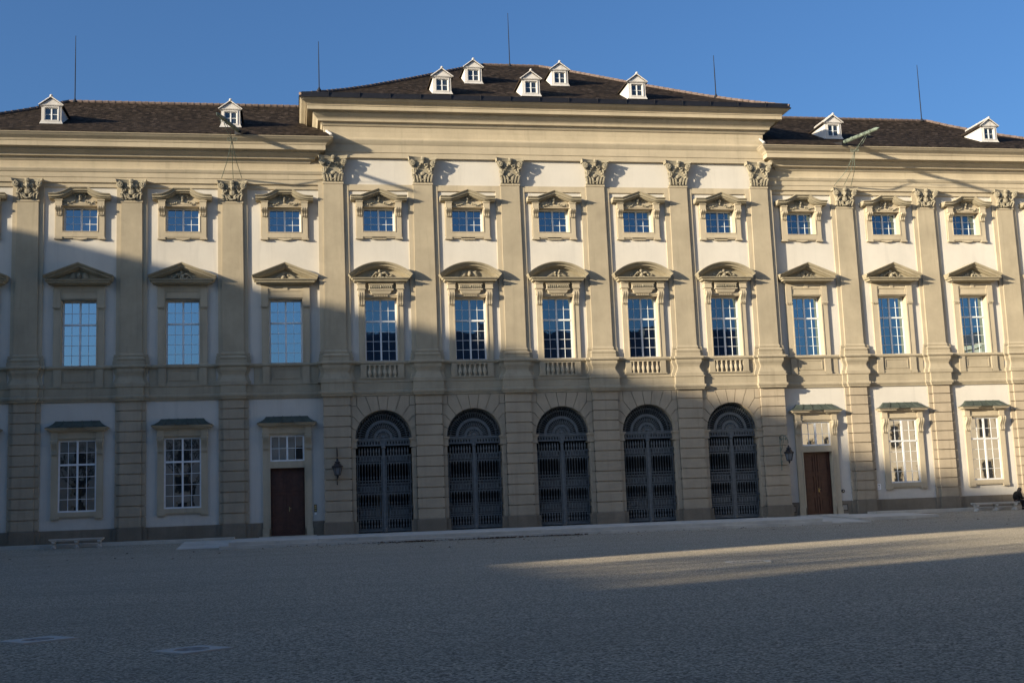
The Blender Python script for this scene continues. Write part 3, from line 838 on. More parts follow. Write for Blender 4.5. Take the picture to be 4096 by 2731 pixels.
# iron gates
def gate(loc):
    hw = 1.43; root = None
    fr = MB(); y = 0
    fr.box(-.08, .08, -.05, .05, .02, 4.5)                     # meeting post
    fr.lathe([(.11, 4.36), (.13, 4.42), (.11, 4.48)], 8)
    fr.lathe([(.09, .0), (.12, .05), (.12, .2), (.09, .25)], 8)
    root = fr.build('gate', 'iron', palace, loc)
    tb = MB(); tb.box(-hw, hw, -.06, .06, 4.50, 4.58); tb.box(-hw, hw, -.06, .06, 4.74, 4.80); tb.box(-hw, hw, -.09, .09, 4.80, 4.90)
    tb.box(-.10, .10, -.08, .08, 4.46, 4.82)
    for k in range(19):
        x = -hw + .07 + k * (2 * hw - .14) / 18; tb.box(x - .042, x + .042, -.05, .05, 4.58, 4.74)
    tb.build('transom_beam', 'iron', root)
    lf = MB()
    x0, x1 = .10, hw - .03
    lf.box(x0, x0 + .05, -.03, .03, .06, 4.0); lf.box(x1 - .05, x1, -.03, .03, .06, 4.05)
    rails = [(.06, .16), (.19, .23), (.68, .74), (.80, .84), (.92, .95), (1.13, 1.16), (1.25, 1.29), (1.35, 1.38), (1.98, 2.03), (2.11, 2.15), (2.37, 2.41), (2.52, 2.57), (2.66, 2.71), (3.58, 3.63), (3.71, 3.75), (3.95, 4.0)]
    for a, b in rails: lf.box(x0 + .05, x1 - .05, -.028, .028, a, b)
    n = 8
    for k in range(n):
        x = x0 + .05 + (x1 - x0 - .10) * (k + .5) / n
        lf.tube([(x, 0, .16), (x, 0, 4.0)], .016, 5)
        lf.tube([(x, 0, 4.0), (x, 0, 4.12), (x, 0, 4.18), (x, 0, 4.26), (x, 0, 4.44)], [.035, .03, .05, .045, .004], 6)
        for zs in (1.38, 2.71):
            lf.tube([(x, 0, zs), (x, 0, zs + .08), (x, 0, zs + .13), (x, 0, zs + .27)], [.02, .02, .042, .004], 5)
        lf.tube([(x, 0, .24), (x, 0, .34), (x, 0, .45), (x, 0, .58), (x, 0, .66)], [.025, .05, .02, .05, .025], 6)
        for zs in (3.58, 1.98): lf.tube([(x, 0, zs), (x, 0, zs - .09), (x, 0, zs - .2)], [.04, .03, .004], 5)
        xm = x + (x1 - x0 - .10) / n / 2
        if k < n - 1:
            for (a, b) in ((.95, 1.13), (2.15, 2.37), (3.75, 3.95)): lf.box(xm - .036, xm + .036, -.02, .02, a, b)
            for (a, b) in ((.84, .92), (.74, .80), (1.16, 1.24), (2.03, 2.10), (2.42, 2.52), (3.63, 3.70), (.16, .19)): lf.box(xm - .016, xm + .016, -.02, .02, a, b)
    for zz in (.95, 1.3, 2.1, 2.6, 3.6, 3.98): lf.box(x1 - .02, x1 + .07, -.05, .05, zz - .04, zz + .04)
    l1 = lf.build('gate_leaf', 'iron', root)
    l2 = l1.copy(); COL.objects.link(l2); l2.scale = (-1, 1, 1)
    fn = MB()
    def arcband(r0, r1, yy=.035):
        n = 28; o = [(r1 * math.cos(R(180 * i / n)), 4.90 + r1 * math.sin(R(180 * i / n))) for i in range(n + 1)]
        q = [(r0 * math.cos(R(180 * i / n)), 4.90 + r0 * math.sin(R(180 * i / n))) for i in range(n + 1)]
        for i in range(n): fn.prism([o[i], o[i + 1], q[i + 1], q[i]], -yy, yy)
    arcband(.36, .50); arcband(.80, .95, .045); arcband(1.40, 1.445); arcband(1.20, 1.225, .02)
    for k in range(21):
        a = R(180 * (k + .5) / 21); c, s_ = math.cos(a), math.sin(a)
        fn.tube([(.5 * c, 0, 4.9 + .5 * s_), (.62 * c, 0, 4.9 + .62 * s_), (.80 * c, 0, 4.9 + .80 * s_)], [.018, .036, .020], 5)
    for k in range(29):
        a = R(180 * (k + .5) / 29); c, s_ = math.cos(a), math.sin(a)
        fn.tube([(.94 * c, 0, 4.9 + .94 * s_), (1.21 * c, 0, 4.9 + 1.21 * s_), (1.30 * c, 0, 4.9 + 1.30 * s_)], [.020, .022, .032], 5)
    for k in range(16):
        a = R(180 * (k + .5) / 16); c, s_ = 1.31 * math.cos(a), 4.9 + 1.31 * math.sin(a)
        fn.tube([(c + .085 * math.cos(R(b)), 0, s_ + .085 * math.sin(R(b))) for b in range(0, 361, 40)], .020, 4)
    for k in range(9):
        a = R(180 * (k + .5) / 9); fn.tube([(.12 * math.cos(a), -.03, 4.9 + .12 * math.sin(a)), (.27 * math.cos(a), -.06, 4.9 + .27 * math.sin(a)), (.36 * math.cos(a), 0, 4.9 + .36 * math.sin(a))], [.03, .05, .03], 5)
    fn.blob((0, -.05, 4.97), (.13, .07, .10), .1)
    fn.build('fanlight', 'iron', root)
    return root
g = gate((BAYC[0], WC + .35, 0))
for x in BAYC[1:]: dup(g, palace, (x, WC + .35, 0))
# the dark hall behind the gates: side walls, vault, and back wall with garden openings
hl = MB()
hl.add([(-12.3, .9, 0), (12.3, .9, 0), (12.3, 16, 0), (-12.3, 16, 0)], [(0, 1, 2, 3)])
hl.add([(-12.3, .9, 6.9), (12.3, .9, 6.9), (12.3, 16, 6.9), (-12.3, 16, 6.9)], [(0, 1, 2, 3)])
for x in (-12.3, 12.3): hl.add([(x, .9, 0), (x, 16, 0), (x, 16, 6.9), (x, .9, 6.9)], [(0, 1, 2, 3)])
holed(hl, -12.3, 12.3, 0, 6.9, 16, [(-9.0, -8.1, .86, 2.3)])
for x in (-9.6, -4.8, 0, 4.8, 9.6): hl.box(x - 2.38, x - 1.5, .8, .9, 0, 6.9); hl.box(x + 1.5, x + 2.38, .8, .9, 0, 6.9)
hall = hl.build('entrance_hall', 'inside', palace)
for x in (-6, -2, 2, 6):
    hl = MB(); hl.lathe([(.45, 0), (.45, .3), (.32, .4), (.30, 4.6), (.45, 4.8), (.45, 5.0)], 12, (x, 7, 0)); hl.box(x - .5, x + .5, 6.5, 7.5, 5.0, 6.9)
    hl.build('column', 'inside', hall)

# ------------------------------------------------------------------ roofs
RP = [(-.02, 22.88), (.05, 22.98), (1.25, 23.55), (2.5, 24.16), (3.75, 24.82), (5.1, 25.58), (6.55, 26.40), (8.0, 27.25), (10.4, 28.66), (11.9, 29.48)]
r = MB(); vs = []
for s_, z in RP:
    x = 13.74 - s_; y0 = -1.22 + s_; y1 = 22.62 - s_
    vs += [(-x, y0, z), (x, y0, z), (x, y1, z), (-x, y1, z)]
n = len(RP)
r.add(vs, [(i * 4 + j, i * 4 + (j + 1) % 4, (i + 1) * 4 + (j + 1) % 4, (i + 1) * 4 + j) for i in range(n - 1) for j in range(4)] + [tuple((n - 1) * 4 + j for j in range(4))])
roof_c = r.build('roof', 'tile', palace)
WP = [(-.02, 20.80), (.05, 20.88), (2.0, 21.84), (3.4, 22.50), (4.4, 23.02), (5.7, 23.75), (6.8, 24.42), (7.7, 25.02)]
roof_w = []
for sg in (-1, 1):
    r = MB(); vs = []
    for s_, z in WP:
        xo = sg * (34.4 - s_); y0 = -.97 + s_; y1 = 14.43 - s_
        xi = sg * (12.05 if y0 < 0 else HC - .1)
        vs += [(xi, y0, z), (xo, y0, z), (xo, y1, z), (xi, y1, z)]
    n = len(WP)
    r.add(vs, [(i * 4 + j, i * 4 + j + 1, (i + 1) * 4 + j + 1, (i + 1) * 4 + j) for i in range(n - 1) for j in range(3)])
    roof_w.append(r.build('roof', 'tile', palace))
    f = MB()   # mortar fillet where the wing roof dies against the raised block
    pts = [(sg * (12.1 if -.97 + s_ < 0 else HC + .03), -.97 + s_, z + .05) for s_, z in WP if s_ < 3]
    f.tube(pts, .075, 6); f.build('flashing', 'mortar', roof_w[-1])

def ridge(mb, p0, p1, r0=.085, step=.36):
    a, b = Vector(p0), Vector(p1); d = b - a; n = max(1, int(d.length / step)); d /= n
    for i in range(n):
        s0 = a + d * i; s1 = a + d * (i + 1.12)
        mb.tube([s0, s1], [r0 * 1.15, r0 * .85], 6)
def along(mb, prof, fn):
    pts = [fn(s_, z) for s_, z in prof]
    for p0, p1 in zip(pts[1:], pts[2:]): ridge(mb, p0, p1)
m = MB()
for sg in (-1, 1): along(m, RP, lambda s_, z: (sg * (13.74 - s_), -1.22 + s_, z + .05))
ridge(m, (-1.84, 10.68, 29.53), (1.84, 10.68, 29.53)); m.build('ridge_tiles', 'rtile', roof_c)
for sg, rf in zip((-1, 1), roof_w):
    m = MB(); along(m, WP, lambda s_, z: (sg * (34.4 - s_), -.97 + s_, z + .05)); ridge(m, (sg * 12.4, 6.73, 25.06), (sg * 26.7, 6.73, 25.06))
    m.build('ridge_tiles', 'rtile', rf)

# eaves strip of the raised block with its vertical ribs
gmb = MB()
gmb.add([(-13.66, -1.24, 22.87), (13.66, -1.24, 22.87), (13.6, -1.16, 23.16), (-13.6, -1.16, 23.16), (-13.66, -1.0, 22.87), (13.66, -1.0, 22.87), (13.6, -1.1, 23.16), (-13.6, -1.1, 23.16)],
        [(0, 1, 2, 3), (4, 7, 6, 5), (3, 2, 6, 7), (0, 3, 7, 4), (1, 5, 6, 2)])
gmb.box(-13.75, 13.75, -1.28, -1.05, 22.84, 22.88)
for k in range(16):
    x = -12.2 + 1.63 * k; gmb.box(x - .014, x + .014, -1.26, -1.1, 22.87, 23.17)
gmb.build('eaves_gutter', 'gutter', roof_c)

def dormer(loc, rise=.50):
    d = MB(); hw = .50; he = 1.0; ap = 1.38; D = 3.0
    # cheeks and front with an opening, flared at the foot
    fl = [(hw + .09, -.06, 0), (hw + .05, -.03, .08), (hw, 0, .22), (hw, 0, he)]
    for f in (-1, 1):
        vs = []
        for h_, y, z in fl: vs += [(f * h_, y, z), (f * h_, max(z / rise, .05) + .1, z)]
        d.add(vs, [(i * 2, i * 2 + 1, i * 2 + 3, i * 2 + 2) for i in range(3)])
    win = [(-.33, .2), (.33, .2), (.33, .88), (-.33, .88)]
    out = [(-hw, .22), (hw, .22), (hw, he), (-hw, he)]
    vs = [(x, 0, z) for x, z in out] + [(x, 0, z) for x, z in win] + [(x, .14, z) for x, z in win]
    d.add(vs, [(i, (i + 1) % 4, 4 + (i + 1) % 4, 4 + i) for i in range(4)] + [(4 + i, 4 + (i + 1) % 4, 8 + (i + 1) % 4, 8 + i) for i in range(4)])
    d.add([(-hw - .09, -.06, 0), (hw + .09, -.06, 0), (hw + .05, -.03, .08), (-hw - .05, -.03, .08), (hw, 0, .22), (-hw, 0, .22)], [(0, 1, 2, 3), (3, 2, 4, 5)])
    d.ring([(-.39, .13), (.39, .13), (.39, .94), (-.39, .94)], win, -.03, .02)
    d.prism([(-hw - .06, he), (hw + .06, he), (0, ap)], -.05, .3)
    d.plan([(-hw - .02, .1), (-hw - .02, -.02), (hw + .02, -.02), (hw + .02, .1)], [(-.05, he - .05), (.05, he - .03), (.08, he + .02), (-.05, he + .03)])
    root = d.build('dormer', 'dormer', palace, loc)
    r_ = MB()
    for f in (-1, 1):
        a = (f * (hw + .12), he - .05); b = (0, ap + .02)
        ya, yb = (he - .05) / rise, (ap) / rise
        r_.add([(a[0], -.10, a[1]), (b[0], -.10, b[1]), (b[0], yb + .2, b[1]), (a[0], ya + .2, a[1]), (a[0], -.10, a[1] + .07), (b[0], -.10, b[1] + .08), (b[0], yb + .2, b[1] + .08), (a[0], ya + .2, a[1] + .07)],
               [(0, 1, 5, 4), (4, 5, 6, 7), (0, 4, 7, 3), (3, 2, 1, 0), (2, 3, 7, 6)])
    r_.build('dormer_roof', 'tile', root)
    c = MB()
    for f in (-1, 1): c.tube([(f * (hw + .12), -.11, he + .0), (0, -.11, ap + .08)], .035, 6)
    ridge(c, (0, -.12, ap + .1), (0, 2.4, ap + .1), .075, .4); c.blob((0, -.1, ap + .12), (.08, .08, .08), .1)
    c.build('verge_mortar', 'mortar', root)
    k = MB(); y = .06
    k.ring(win, [(-.29, .24), (.29, .24), (.29, .84), (-.29, .84)], y, y + .05)
    k.box(-.03, .03, y - .01, y + .045, .24, .84)
    for a, b in ((-.29, -.03), (.03, .29)): k.box(a, b, y + .01, y + .04, .52, .545)
    k.build('casement', 'white', root)
    p_ = MB(); p_.box(-.32, .32, y + .035, y + .055, .21, .87); p_.build('pane', 'glass3', root)
    return root
dm = dormer((-5.92, .45, 23.78))
for l in ((-.90, .45, 23.78), (5.26, .45, 23.78), (-3.5, 4.5, 25.92), (1.74, 4.5, 25.92)): dup(dm, palace, l)
for x in (-26.54, -17.37, 17.32, 27.40): dup(dm, palace, (x, 1.0, 21.82))

# ------------------------------------------------------------------ things fixed to the palace
def lightning_rod(loc, h, label):
    m = MB(); m.tube([(0, 0, 0), (0, 0, h * .55), (0, 0, h)], [.032, .028, .016], 6)
    root = tag(m.build('lightning_rod', 'rod', None, loc), label, 'lightning rod', 'lightning rods on the roof')
    f = MB(); f.lathe([(.14, -.06), (.12, .03), (.06, .10), (.05, .16)], 8); f.build('rod_foot', 'rod', root)
    return root
lightning_rod((-26.35, 6.72, 25.05), 3.95, 'thin dark lightning rod at the end of the left wing ridge, by the leftmost dormer')
lightning_rod((-12.66, -.1, 23.62), 2.75, 'thin lightning rod standing on the left eave corner of the raised central roof')
lightning_rod((-.10, 10.68, 29.5), 3.60, 'tallest lightning rod, on the ridge of the raised central roof')
lightning_rod((10.55, 1.98, 24.6), 2.55, 'thin lightning rod on the right hip of the raised central roof')
lightning_rod((26.37, 6.72, 25.05), 3.80, 'thin lightning rod at the far end of the right wing ridge')

def water_spout(tip, foot, label, side):
    a = Vector(foot); b = Vector(tip); d = (b - a)
    root = tag(empty('water_spout', foot), label, 'water spout', 'copper water spouts on the wing eaves')
    def loc(u): return d * u
    m = MB(); us = [0, .02, .20, .21, .23, .24, .46, .47, .49, .50, .72, .73, .75, .76, .93, .95, .97, 1.0]
    rs = [.17, .20, .19, .22, .22, .19, .19, .215, .215, .18, .18, .21, .21, .175, .165, .12, .07, .055]
    m.tube([loc(u) for u in us], [q * .54 for q in rs], 10); m.build('spout_pipe', 'verdigris' if side > 0 else 'verdark', root)
    h = MB(); q = d.normalized(); sidev = q.cross(Vector((0, 0, 1))).normalized()
    h.add([sidev * -.18 - q * .0, sidev * .18 - q * .0, -q * .9 + sidev * .35 + Vector((0, 0, .12)), -q * .9 - sidev * .35 + Vector((0, 0, .12)), sidev * -.18 + Vector((0, 0, -.22)), sidev * .18 + Vector((0, 0, -.22))],
          [(0, 1, 2, 3), (0, 4, 5, 1), (1, 5, 2), (0, 3, 4), (3, 2, 5, 4)]); h.build('spout_funnel', 'gutter', root)
    br = MB()
    wallz = 18.78; W0 = Vector((sum_x(side), .20, wallz))
    hub = loc(.30) + Vector((0, .1, -.75)); wl = [W0 - Vector(foot) + Vector((dx, 0, 0)) for dx in (-.55, .05, .50)]
    for i, w_ in enumerate(wl):
        mid = (w_ * .45 + hub * .55) + Vector((0, -.15, -.25)); br.tube([w_, mid, hub], .016, 5)
    for f in (-1, 1):
        k = loc(.62) + Vector((f * .04, 0, -.16)); mid = (hub + k) / 2 + Vector((f * .06, -.2, 0)); br.tube([hub, mid, k], .016, 5)
        cc = hub + Vector((f * .14, 0, .03)); br.tube([cc + .12 * (1 - .6 * j / 14) * Vector((math.cos(f * j * .55), 0, math.sin(j * .55))) for j in range(15)], .014, 4)
        cc = k + Vector((.1 * f, -.25, .05)); br.tube([k] + [cc + .10 * (1 - .6 * j / 10) * Vector((math.cos(2 + j * .6), 0, math.sin(2 + j * .6))) for j in range(11)], .014, 4)
    br.build('bracket', 'verdigris' if side > 0 else 'verdark', root)
def sum_x(side): return side * PW[0]
water_spout((-17.77, -4.7, 20.67), (-16.90, -1.05, 21.0), 'dark green copper water spout in front of a dormer on the left wing eave', -1)
water_spout((17.50, -4.1, 20.86), (16.93, -1.05, 21.0), 'pale verdigris copper water spout jutting out from the right wing eave', 1)

def wall_lantern(x, label, out, light_iron):
    root = tag(empty('wall_lantern', (x, YC - .02, 0)), label, 'lantern', 'wall lanterns beside the arcade')
    b = MB()
    b.tube([(0, -.03, 2.62), (0, -.04, 2.9), (0, -.04, 4.38)], .022, 6); b.blob((0, -.04, 2.58), (.03, .03, .06), .05)
    b.tube([(0, -.04, 4.36), (0, -.3 * out, 4.44), (0, -.7 * out, 4.36), (0, -.98 * out, 4.12), (0, -out, 3.95)], .022, 6)
    b.tube([(0, -.04, 3.55), (0, -.25 * out, 3.75), (0, -.45 * out, 4.1), (0, -.5 * out, 4.38)], .018, 5)
    for (y, z, r0) in ((-.2 * out, 4.22, .12), (-.45 * out, 4.2, .10), (-.72 * out, 4.2, .09), (-.12, 3.0, .10), (-.13, 2.85, .08), (-.14, 3.3, .11)):
        b.tube([(0, y + r0 * (1 - .08 * j) * math.cos(j * .7), z + r0 * (1 - .08 * j) * math.sin(j * .7)) for j in range(11)], .016, 4)
    b.build('bracket', light_iron, root)
    l = MB(); c = (0, -out, 0)
    l.lathe([(.0, 3.86), (.03, 3.84), (.05, 3.78), (.07, 3.72), (.13, 3.70), (.14, 3.64), (.10, 3.62), (.17, 3.58), (.18, 3.52), (.22, 3.50), (.29, 3.43), (.29, 3.40), (.2, 3.40)], 8, c)
    for k in range(6):
        a = R(60 * k); l.tube([(.245 * math.cos(a), -out + .245 * math.sin(a), 3.42), (.15 * math.cos(a), -out + .15 * math.sin(a), 3.02)], .014, 4)
        l.blob((.27 * math.cos(a), -out + .27 * math.sin(a), 3.46), (.02, .02, .04), .05, 5, 4)
    l.lathe([(.0, 2.84), (.03, 2.88), (.06, 2.93), (.05, 2.97), (.16, 3.0), (.16, 3.04), (.05, 3.05)], 8, c)
    l.build('lantern_frame', 'black', root)
    gl = MB(); gl.lathe([(.135, 3.04), (.23, 3.40)], 6, c); gl.build('lantern_glass', 'lampglass', root)
    bulb = MB(); bulb.lathe([(.0, 3.06), (.03, 3.08), (.03, 3.2), (.0, 3.26)], 6, c); bulb.build('lantern_burner', 'white', root)
wall_lantern(-12.05, 'black wall lantern hanging on the pier right of the left brown door', .55, 'black')
wall_lantern(12.22, 'black wall lantern on a scrolled pale bracket left of the right brown door', 1.15, 'verdigris')

# intercom, notice and small fixtures
ic = MB(); ic.box(-.07, .07, -.03, .02, 1.20, 1.58)
o = tag(ic.build('intercom_panel', 'black', None, (-13.17, WW - .0, 0)), 'narrow dark intercom panel on the wall right of the left brown door', 'intercom')
for a, b in ((1.47, 1.54), (1.36, 1.44), (1.24, 1.32)): q = MB(); q.box(-.05, .05, -.04, -.025, a, b); q.build('button_plate', 'brass', o)
q = MB(); q.box(-.05, .05, -.025, .01, 1.06, 1.16); q.build('card_reader', 'sign', o)
sg_ = MB(); sg_.box(-.11, .11, -.02, .02, 1.28, 1.60)
o = tag(sg_.build('notice_sign', 'sign', None, (18.15, WW, 0)), 'small white notice with two dark pictograms left of a ground floor window', 'sign')
q = MB()
q.tube([(-.05, -.026, 1.50), (-.02, -.026, 1.53), (.03, -.026, 1.52)], .014, 5); q.tube([(.0, -.026, 1.52), (.02, -.026, 1.47)], .012, 5); q.tube([(.04, -.026, 1.53), (.05, -.026, 1.49)], .01, 5)
q.build('pictogram', 'black', o); q = MB()
q.tube([(-.03, -.026, 1.37), (.0, -.026, 1.41), (.03, -.026, 1.38)], .013, 5); q.tube([(-.02, -.026, 1.36), (-.03, -.026, 1.33)], .01, 5)
q.build('pictogram', 'black', o)
bl = MB(); bl.lathe([(0, .05), (.07, .045), (.10, .02), (.10, 0), (0, 0)], 14)
o = bl.build('wall_bell', 'gutter', None, (15.97, WW - .01, 1.28)); o.rotation_euler = (R(90), 0, 0)
tag(o, 'small round grey bell plate on the wall right of the right brown door', 'bell')
q = MB(); q.lathe([(0, .07), (.025, .065), (.03, .045)], 10); q.build('push_button', 'sign', o)
cm = MB(); cm.blob((0, -.06, 2.42), (.07, .09, .05), .05); cm.box(-.04, .04, -.03, .02, 2.38, 2.46)
tag(cm.build('wall_camera', 'black', None, (17.98, WW, 0)), 'tiny black camera on the wall above the white notice', 'camera')
for x, lb in ((12.92, 'grey square vent in the plinth left of the right brown door'), (15.98, 'grey square vent in the plinth right of the right brown door')):
    v = MB(); v.ring(rect(.17, .20, .54), rect(.14, .23, .51), -.02, .02)
    o = tag(v.build('plinth_vent', 'gutter', None, (x, WW - .07, 0)), lb, 'vent', 'vents beside the right brown door')
    q = MB()
    for k in range(6): q.box(-.14, .14, -.012, .015, .245 + .045 * k, .27 + .045 * k)
    q.build('grille', 'pave', o)

# ------------------------------------------------------------------ ground
def gz(y):
    if y > -1.0: return -.085
    if y > -7.2: return -.085 + (y + 1.0) * .0475
    return -.3795 + (y + 7.2) * .0085
ys = [9, -.6, -1.0, -1.6, -2.4, -3.2, -4, -4.8, -5.6, -6.4, -7.2, -10, -15, -20, -30, -40, -50, -60, -75, -100, -150, -400]
xs = [-400, -150, -80, -60, -40, -34, -25, -18, -10, 0, 10, 18, 25, 34, 45, 60, 80, 150, 400]
gm = MB(); gm.add([(x, y, gz(y)) for y in ys for x in xs], [(i * len(xs) + j, i * len(xs) + j + 1, (i + 1) * len(xs) + j + 1, (i + 1) * len(xs) + j) for i in range(len(ys) - 1) for j in range(len(xs) - 1)])
gm.add([(-400, 9, -.085), (-400, 400, -.085), (400, 400, -.085), (400, 9, -.085)], [(0, 1, 2, 3)])
tag(gm.build('ground', 'gravel'), kind='structure')
# kerb along the wings
k = MB()
for a, b in ((-34, -17.2), (14.6 + 2.6, 34)):
    x = a
    while x < b - .1:
        x2 = min(b, x + 1.9); k.box(x, x2 - .012, -.92 + random.uniform(-.01, .01), .5, -.4, .085 + random.uniform(-.006, .006)); x = x2
tag(k.build('kerb', 'pave'), kind='structure')
# stone forecourt: a sloping top with two steps to the gravel
pv = MB()
def slabs(x0, x1, y0, y1, z0, z1, ex=0, n=1.6):
    x = x0
    while x < x1 - .05:
        x2 = min(x1, x + n * random.uniform(.85, 1.15)); g_ = .006
        if x1 - x2 < .4: x2 = x1
        pv.add([(x + g_, y0, z0), (x2 - g_, y0, z0), (x2 - g_, y1, z1), (x + g_, y1, z1), (x + g_, y0, z0 - .5), (x2 - g_, y0, z0 - .5), (x2 - g_, y1, z1 - .5), (x + g_, y1, z1 - .5)],
               [(0, 1, 2, 3), (0, 4, 5, 1), (1, 5, 6, 2), (3, 2, 6, 7), (0, 3, 7, 4)])
        x = x2
rows = [(.35, -1.3), (-1.31, -2.9), (-2.91, -4.6), (-4.61, -6.55)]
zt = lambda y: -.005 - .064 * (.35 - y) / 6.9
for i, (ya, yb) in enumerate(rows):
    slabs(-17.2, 11.45, yb, ya, zt(yb), zt(ya), n=2.1)
slabs(-17.6, 11.75, -7.0, -6.56, -.225, -.22, n=2.4)
slabs(11.46, 14.0, -6.6, .1, -.30, -.012, n=1.3)           # smooth ramp slab
slabs(14.01, 17.19, -5.2, .1, -.13, -.012, n=1.6)
slabs(17.2, 18.8, -4.6, -.82, -.14, -.03, n=1.6)
slabs(-19.6, -17.21, -5.8, -.82, -.315, -.03, n=1.2)
tag(pv.build('pavement', 'pave'), kind='structure')

def on_ground(x, y): return (x, y, gz(y))
def manhole(x, y, rot, s, label):
    m = MB(); m.ring(rect(s, -s, s), [(.32 * math.cos(R(a)) * 1.0, .32 * math.sin(R(a))) for a in (225, 315, 45, 135)], -.012, .05)
    root = MB(); n = 24
    o_ = []
    for i in range(n):
        a = 2 * math.pi * i / n; c, s_ = math.cos(a), math.sin(a); k_ = s / max(abs(c), abs(s_)); o_.append((k_ * c, k_ * s_))
    i_ = [(.22 * math.cos(2 * math.pi * i / n), .22 * math.sin(2 * math.pi * i / n)) for i in range(n)]
    vs = [(a, b, .014) for a, b in o_] + [(a, b, .014) for a, b in i_] + [(a, b, -.06) for a, b in o_] + [(a, b, -.03) for a, b in i_]
    fs = []
    for i in range(n):
        j = (i + 1) % n; fs += [(i, j, n + j, n + i), (i, 2 * n + i, 2 * n + j, j), (n + i, n + j, 3 * n + j, 3 * n + i)]
    root.add(vs, fs)
    o = root.build('manhole', 'manhole', None, (x, y, gz(y) + .004)); o.rotation_euler = (R(-.4), 0, R(rot))
    tag(o, label, 'manhole', 'square manhole slabs in the gravel')
    c = MB(); c.lathe([(0, .004), (.20, .004), (.205, -.01)], 20)
    for a in range(4): c.obox(Matrix.Translation((0, 0, .006)) @ Matrix.Rotation(R(45 * a), 4, 'Z'), .34, .02, .008)
    c.build('manhole_cover', 'cover', o)
manhole(-15.58, -47.38, 38, .36, 'square pale slab with a round iron cover, the nearer of two in the gravel')
manhole(-17.86, -44.99, 38, .39, 'square pale slab with a round iron cover, the farther one, nearer the left edge')
dg = MB(); dg.ring(rect(.55, -.42, .42), rect(.38, -.27, .27), -.012, .05)
o = dg.build('drain_grate', 'manhole', None, (-3.31, -34.52, gz(-34.52) + .006)); o.rotation_euler = (R(-90), 0, R(-20))
tag(o, 'rectangular drain grate with a pale stone rim in the sunlit strip of gravel', 'drain')
q = MB()
for k_ in range(8): q.box(-.37 + .1 * k_, -.32 + .1 * k_, -.004, .02, -.27, .27)
q.build('grate_bars', 'gutter', o)
lv = MB()
random.seed(5)
cl = [(-9.5, 1.6), (-8.7, .7), (-4.9, 1.0), (-3.2, 1.4), (-1.5, 1.0), (-6.5, 1.8), (1.5, 2.4), (-13, 2.4), (5, 2.5)]
for i in range(900):
    if i < 760:
        c_, w_ = random.choice(cl[:6] if i < 600 else cl); x = random.gauss(c_, w_ * .6); y = -7.03 - abs(random.gauss(0, .22))
    else: x = random.uniform(-28, 22); y = -7.2 - abs(random.gauss(0, 5))
    s_ = random.uniform(.035, .085); a = random.uniform(0, 6.28); zz = gz(y) + random.uniform(.01, .05)
    ca, sa = math.cos(a) * s_, math.sin(a) * s_
    lv.add([(x + ca, y + sa, zz), (x - sa * .6, y + ca * .6, zz + random.uniform(0, .04)), (x - ca, y - sa, zz + random.uniform(0, .03)), (x + sa * .6, y - ca * .6, zz)], [(0, 1, 2, 3)])
tag(lv.build('fallen_leaves', 'leaf'), 'brown fallen leaves drifted along the foot of the stone steps', 'leaves', kind='stuff')

# ------------------------------------------------------------------ benches
def bench(loc, w, label):
    root = tag(empty('stone_bench', loc), label, 'bench', 'stone benches against the palace')
    s_ = MB(); h = .46
    s_.loft_rect([(w / 2 - .05, -.19, .19, h - .11), (w / 2 - .05, -.19, .19, h - .085), (w / 2, -.23, .23, h - .05), (w / 2, -.23, .23, h)])
    s_.build('seat', 'bench', root)
    for x in (-w / 2 + .2, 0, w / 2 - .2):
        l = MB()
        l.loft_rect([(.10, -.17, .17, 0), (.10, -.17, .17, .05), (.065, -.10, .13, .10), (.055, -.07, .12, .17), (.075, -.13, .14, .26), (.09, -.17, .16, .32), (.10, -.17, .17, .352)])
        l.blob((0, -.15, .07), (.075, .07, .06), .1); l.blob((0, -.16, .29), (.08, .06, .055), .1)
        l.build('leg', 'bench', root, (x, 0, 0))
    return root
YB = -1.6
bench((-24.57, YB, gz(YB) + .0), 2.50, 'empty pale stone bench below a ground floor window of the left wing')
bench((23.93, YB, gz(YB) + .0), 2.72, 'pale stone bench at the right, with a dark figure seated at its end')

# ------------------------------------------------------------------ seated person
def skin(name, mat, chain, parent, edges=None, sub=2):
    me = bpy.data.meshes.new(name)
    vs = [c[0] for c in chain]
    ed = edges or [(i, i + 1) for i in range(len(vs) - 1)]
    me.from_pydata(vs, ed, []); o = bpy.data.objects.new(name, me); COL.objects.link(o)
    if parent: o.parent = parent
    sk = o.modifiers.new('Skin', 'SKIN')
    dat = me.skin_vertices[0].data
    for i, c in enumerate(chain):
        rr = c[1] if isinstance(c[1], tuple) else (c[1], c[1]); dat[i].radius = rr; dat[i].use_root = (i == 0)
    sb = o.modifiers.new('Sub', 'SUBSURF'); sb.levels = sub; sb.render_levels = sub
    me.materials.append(M[mat])
    return o
PX, PY, PZ = 25.22, YB - .02, gz(YB)
person = tag(empty('person', (PX, PY, PZ)), 'person in black clothes sitting hunched at the end of the right stone bench', 'person')
person.scale = (.94, .94, .94)
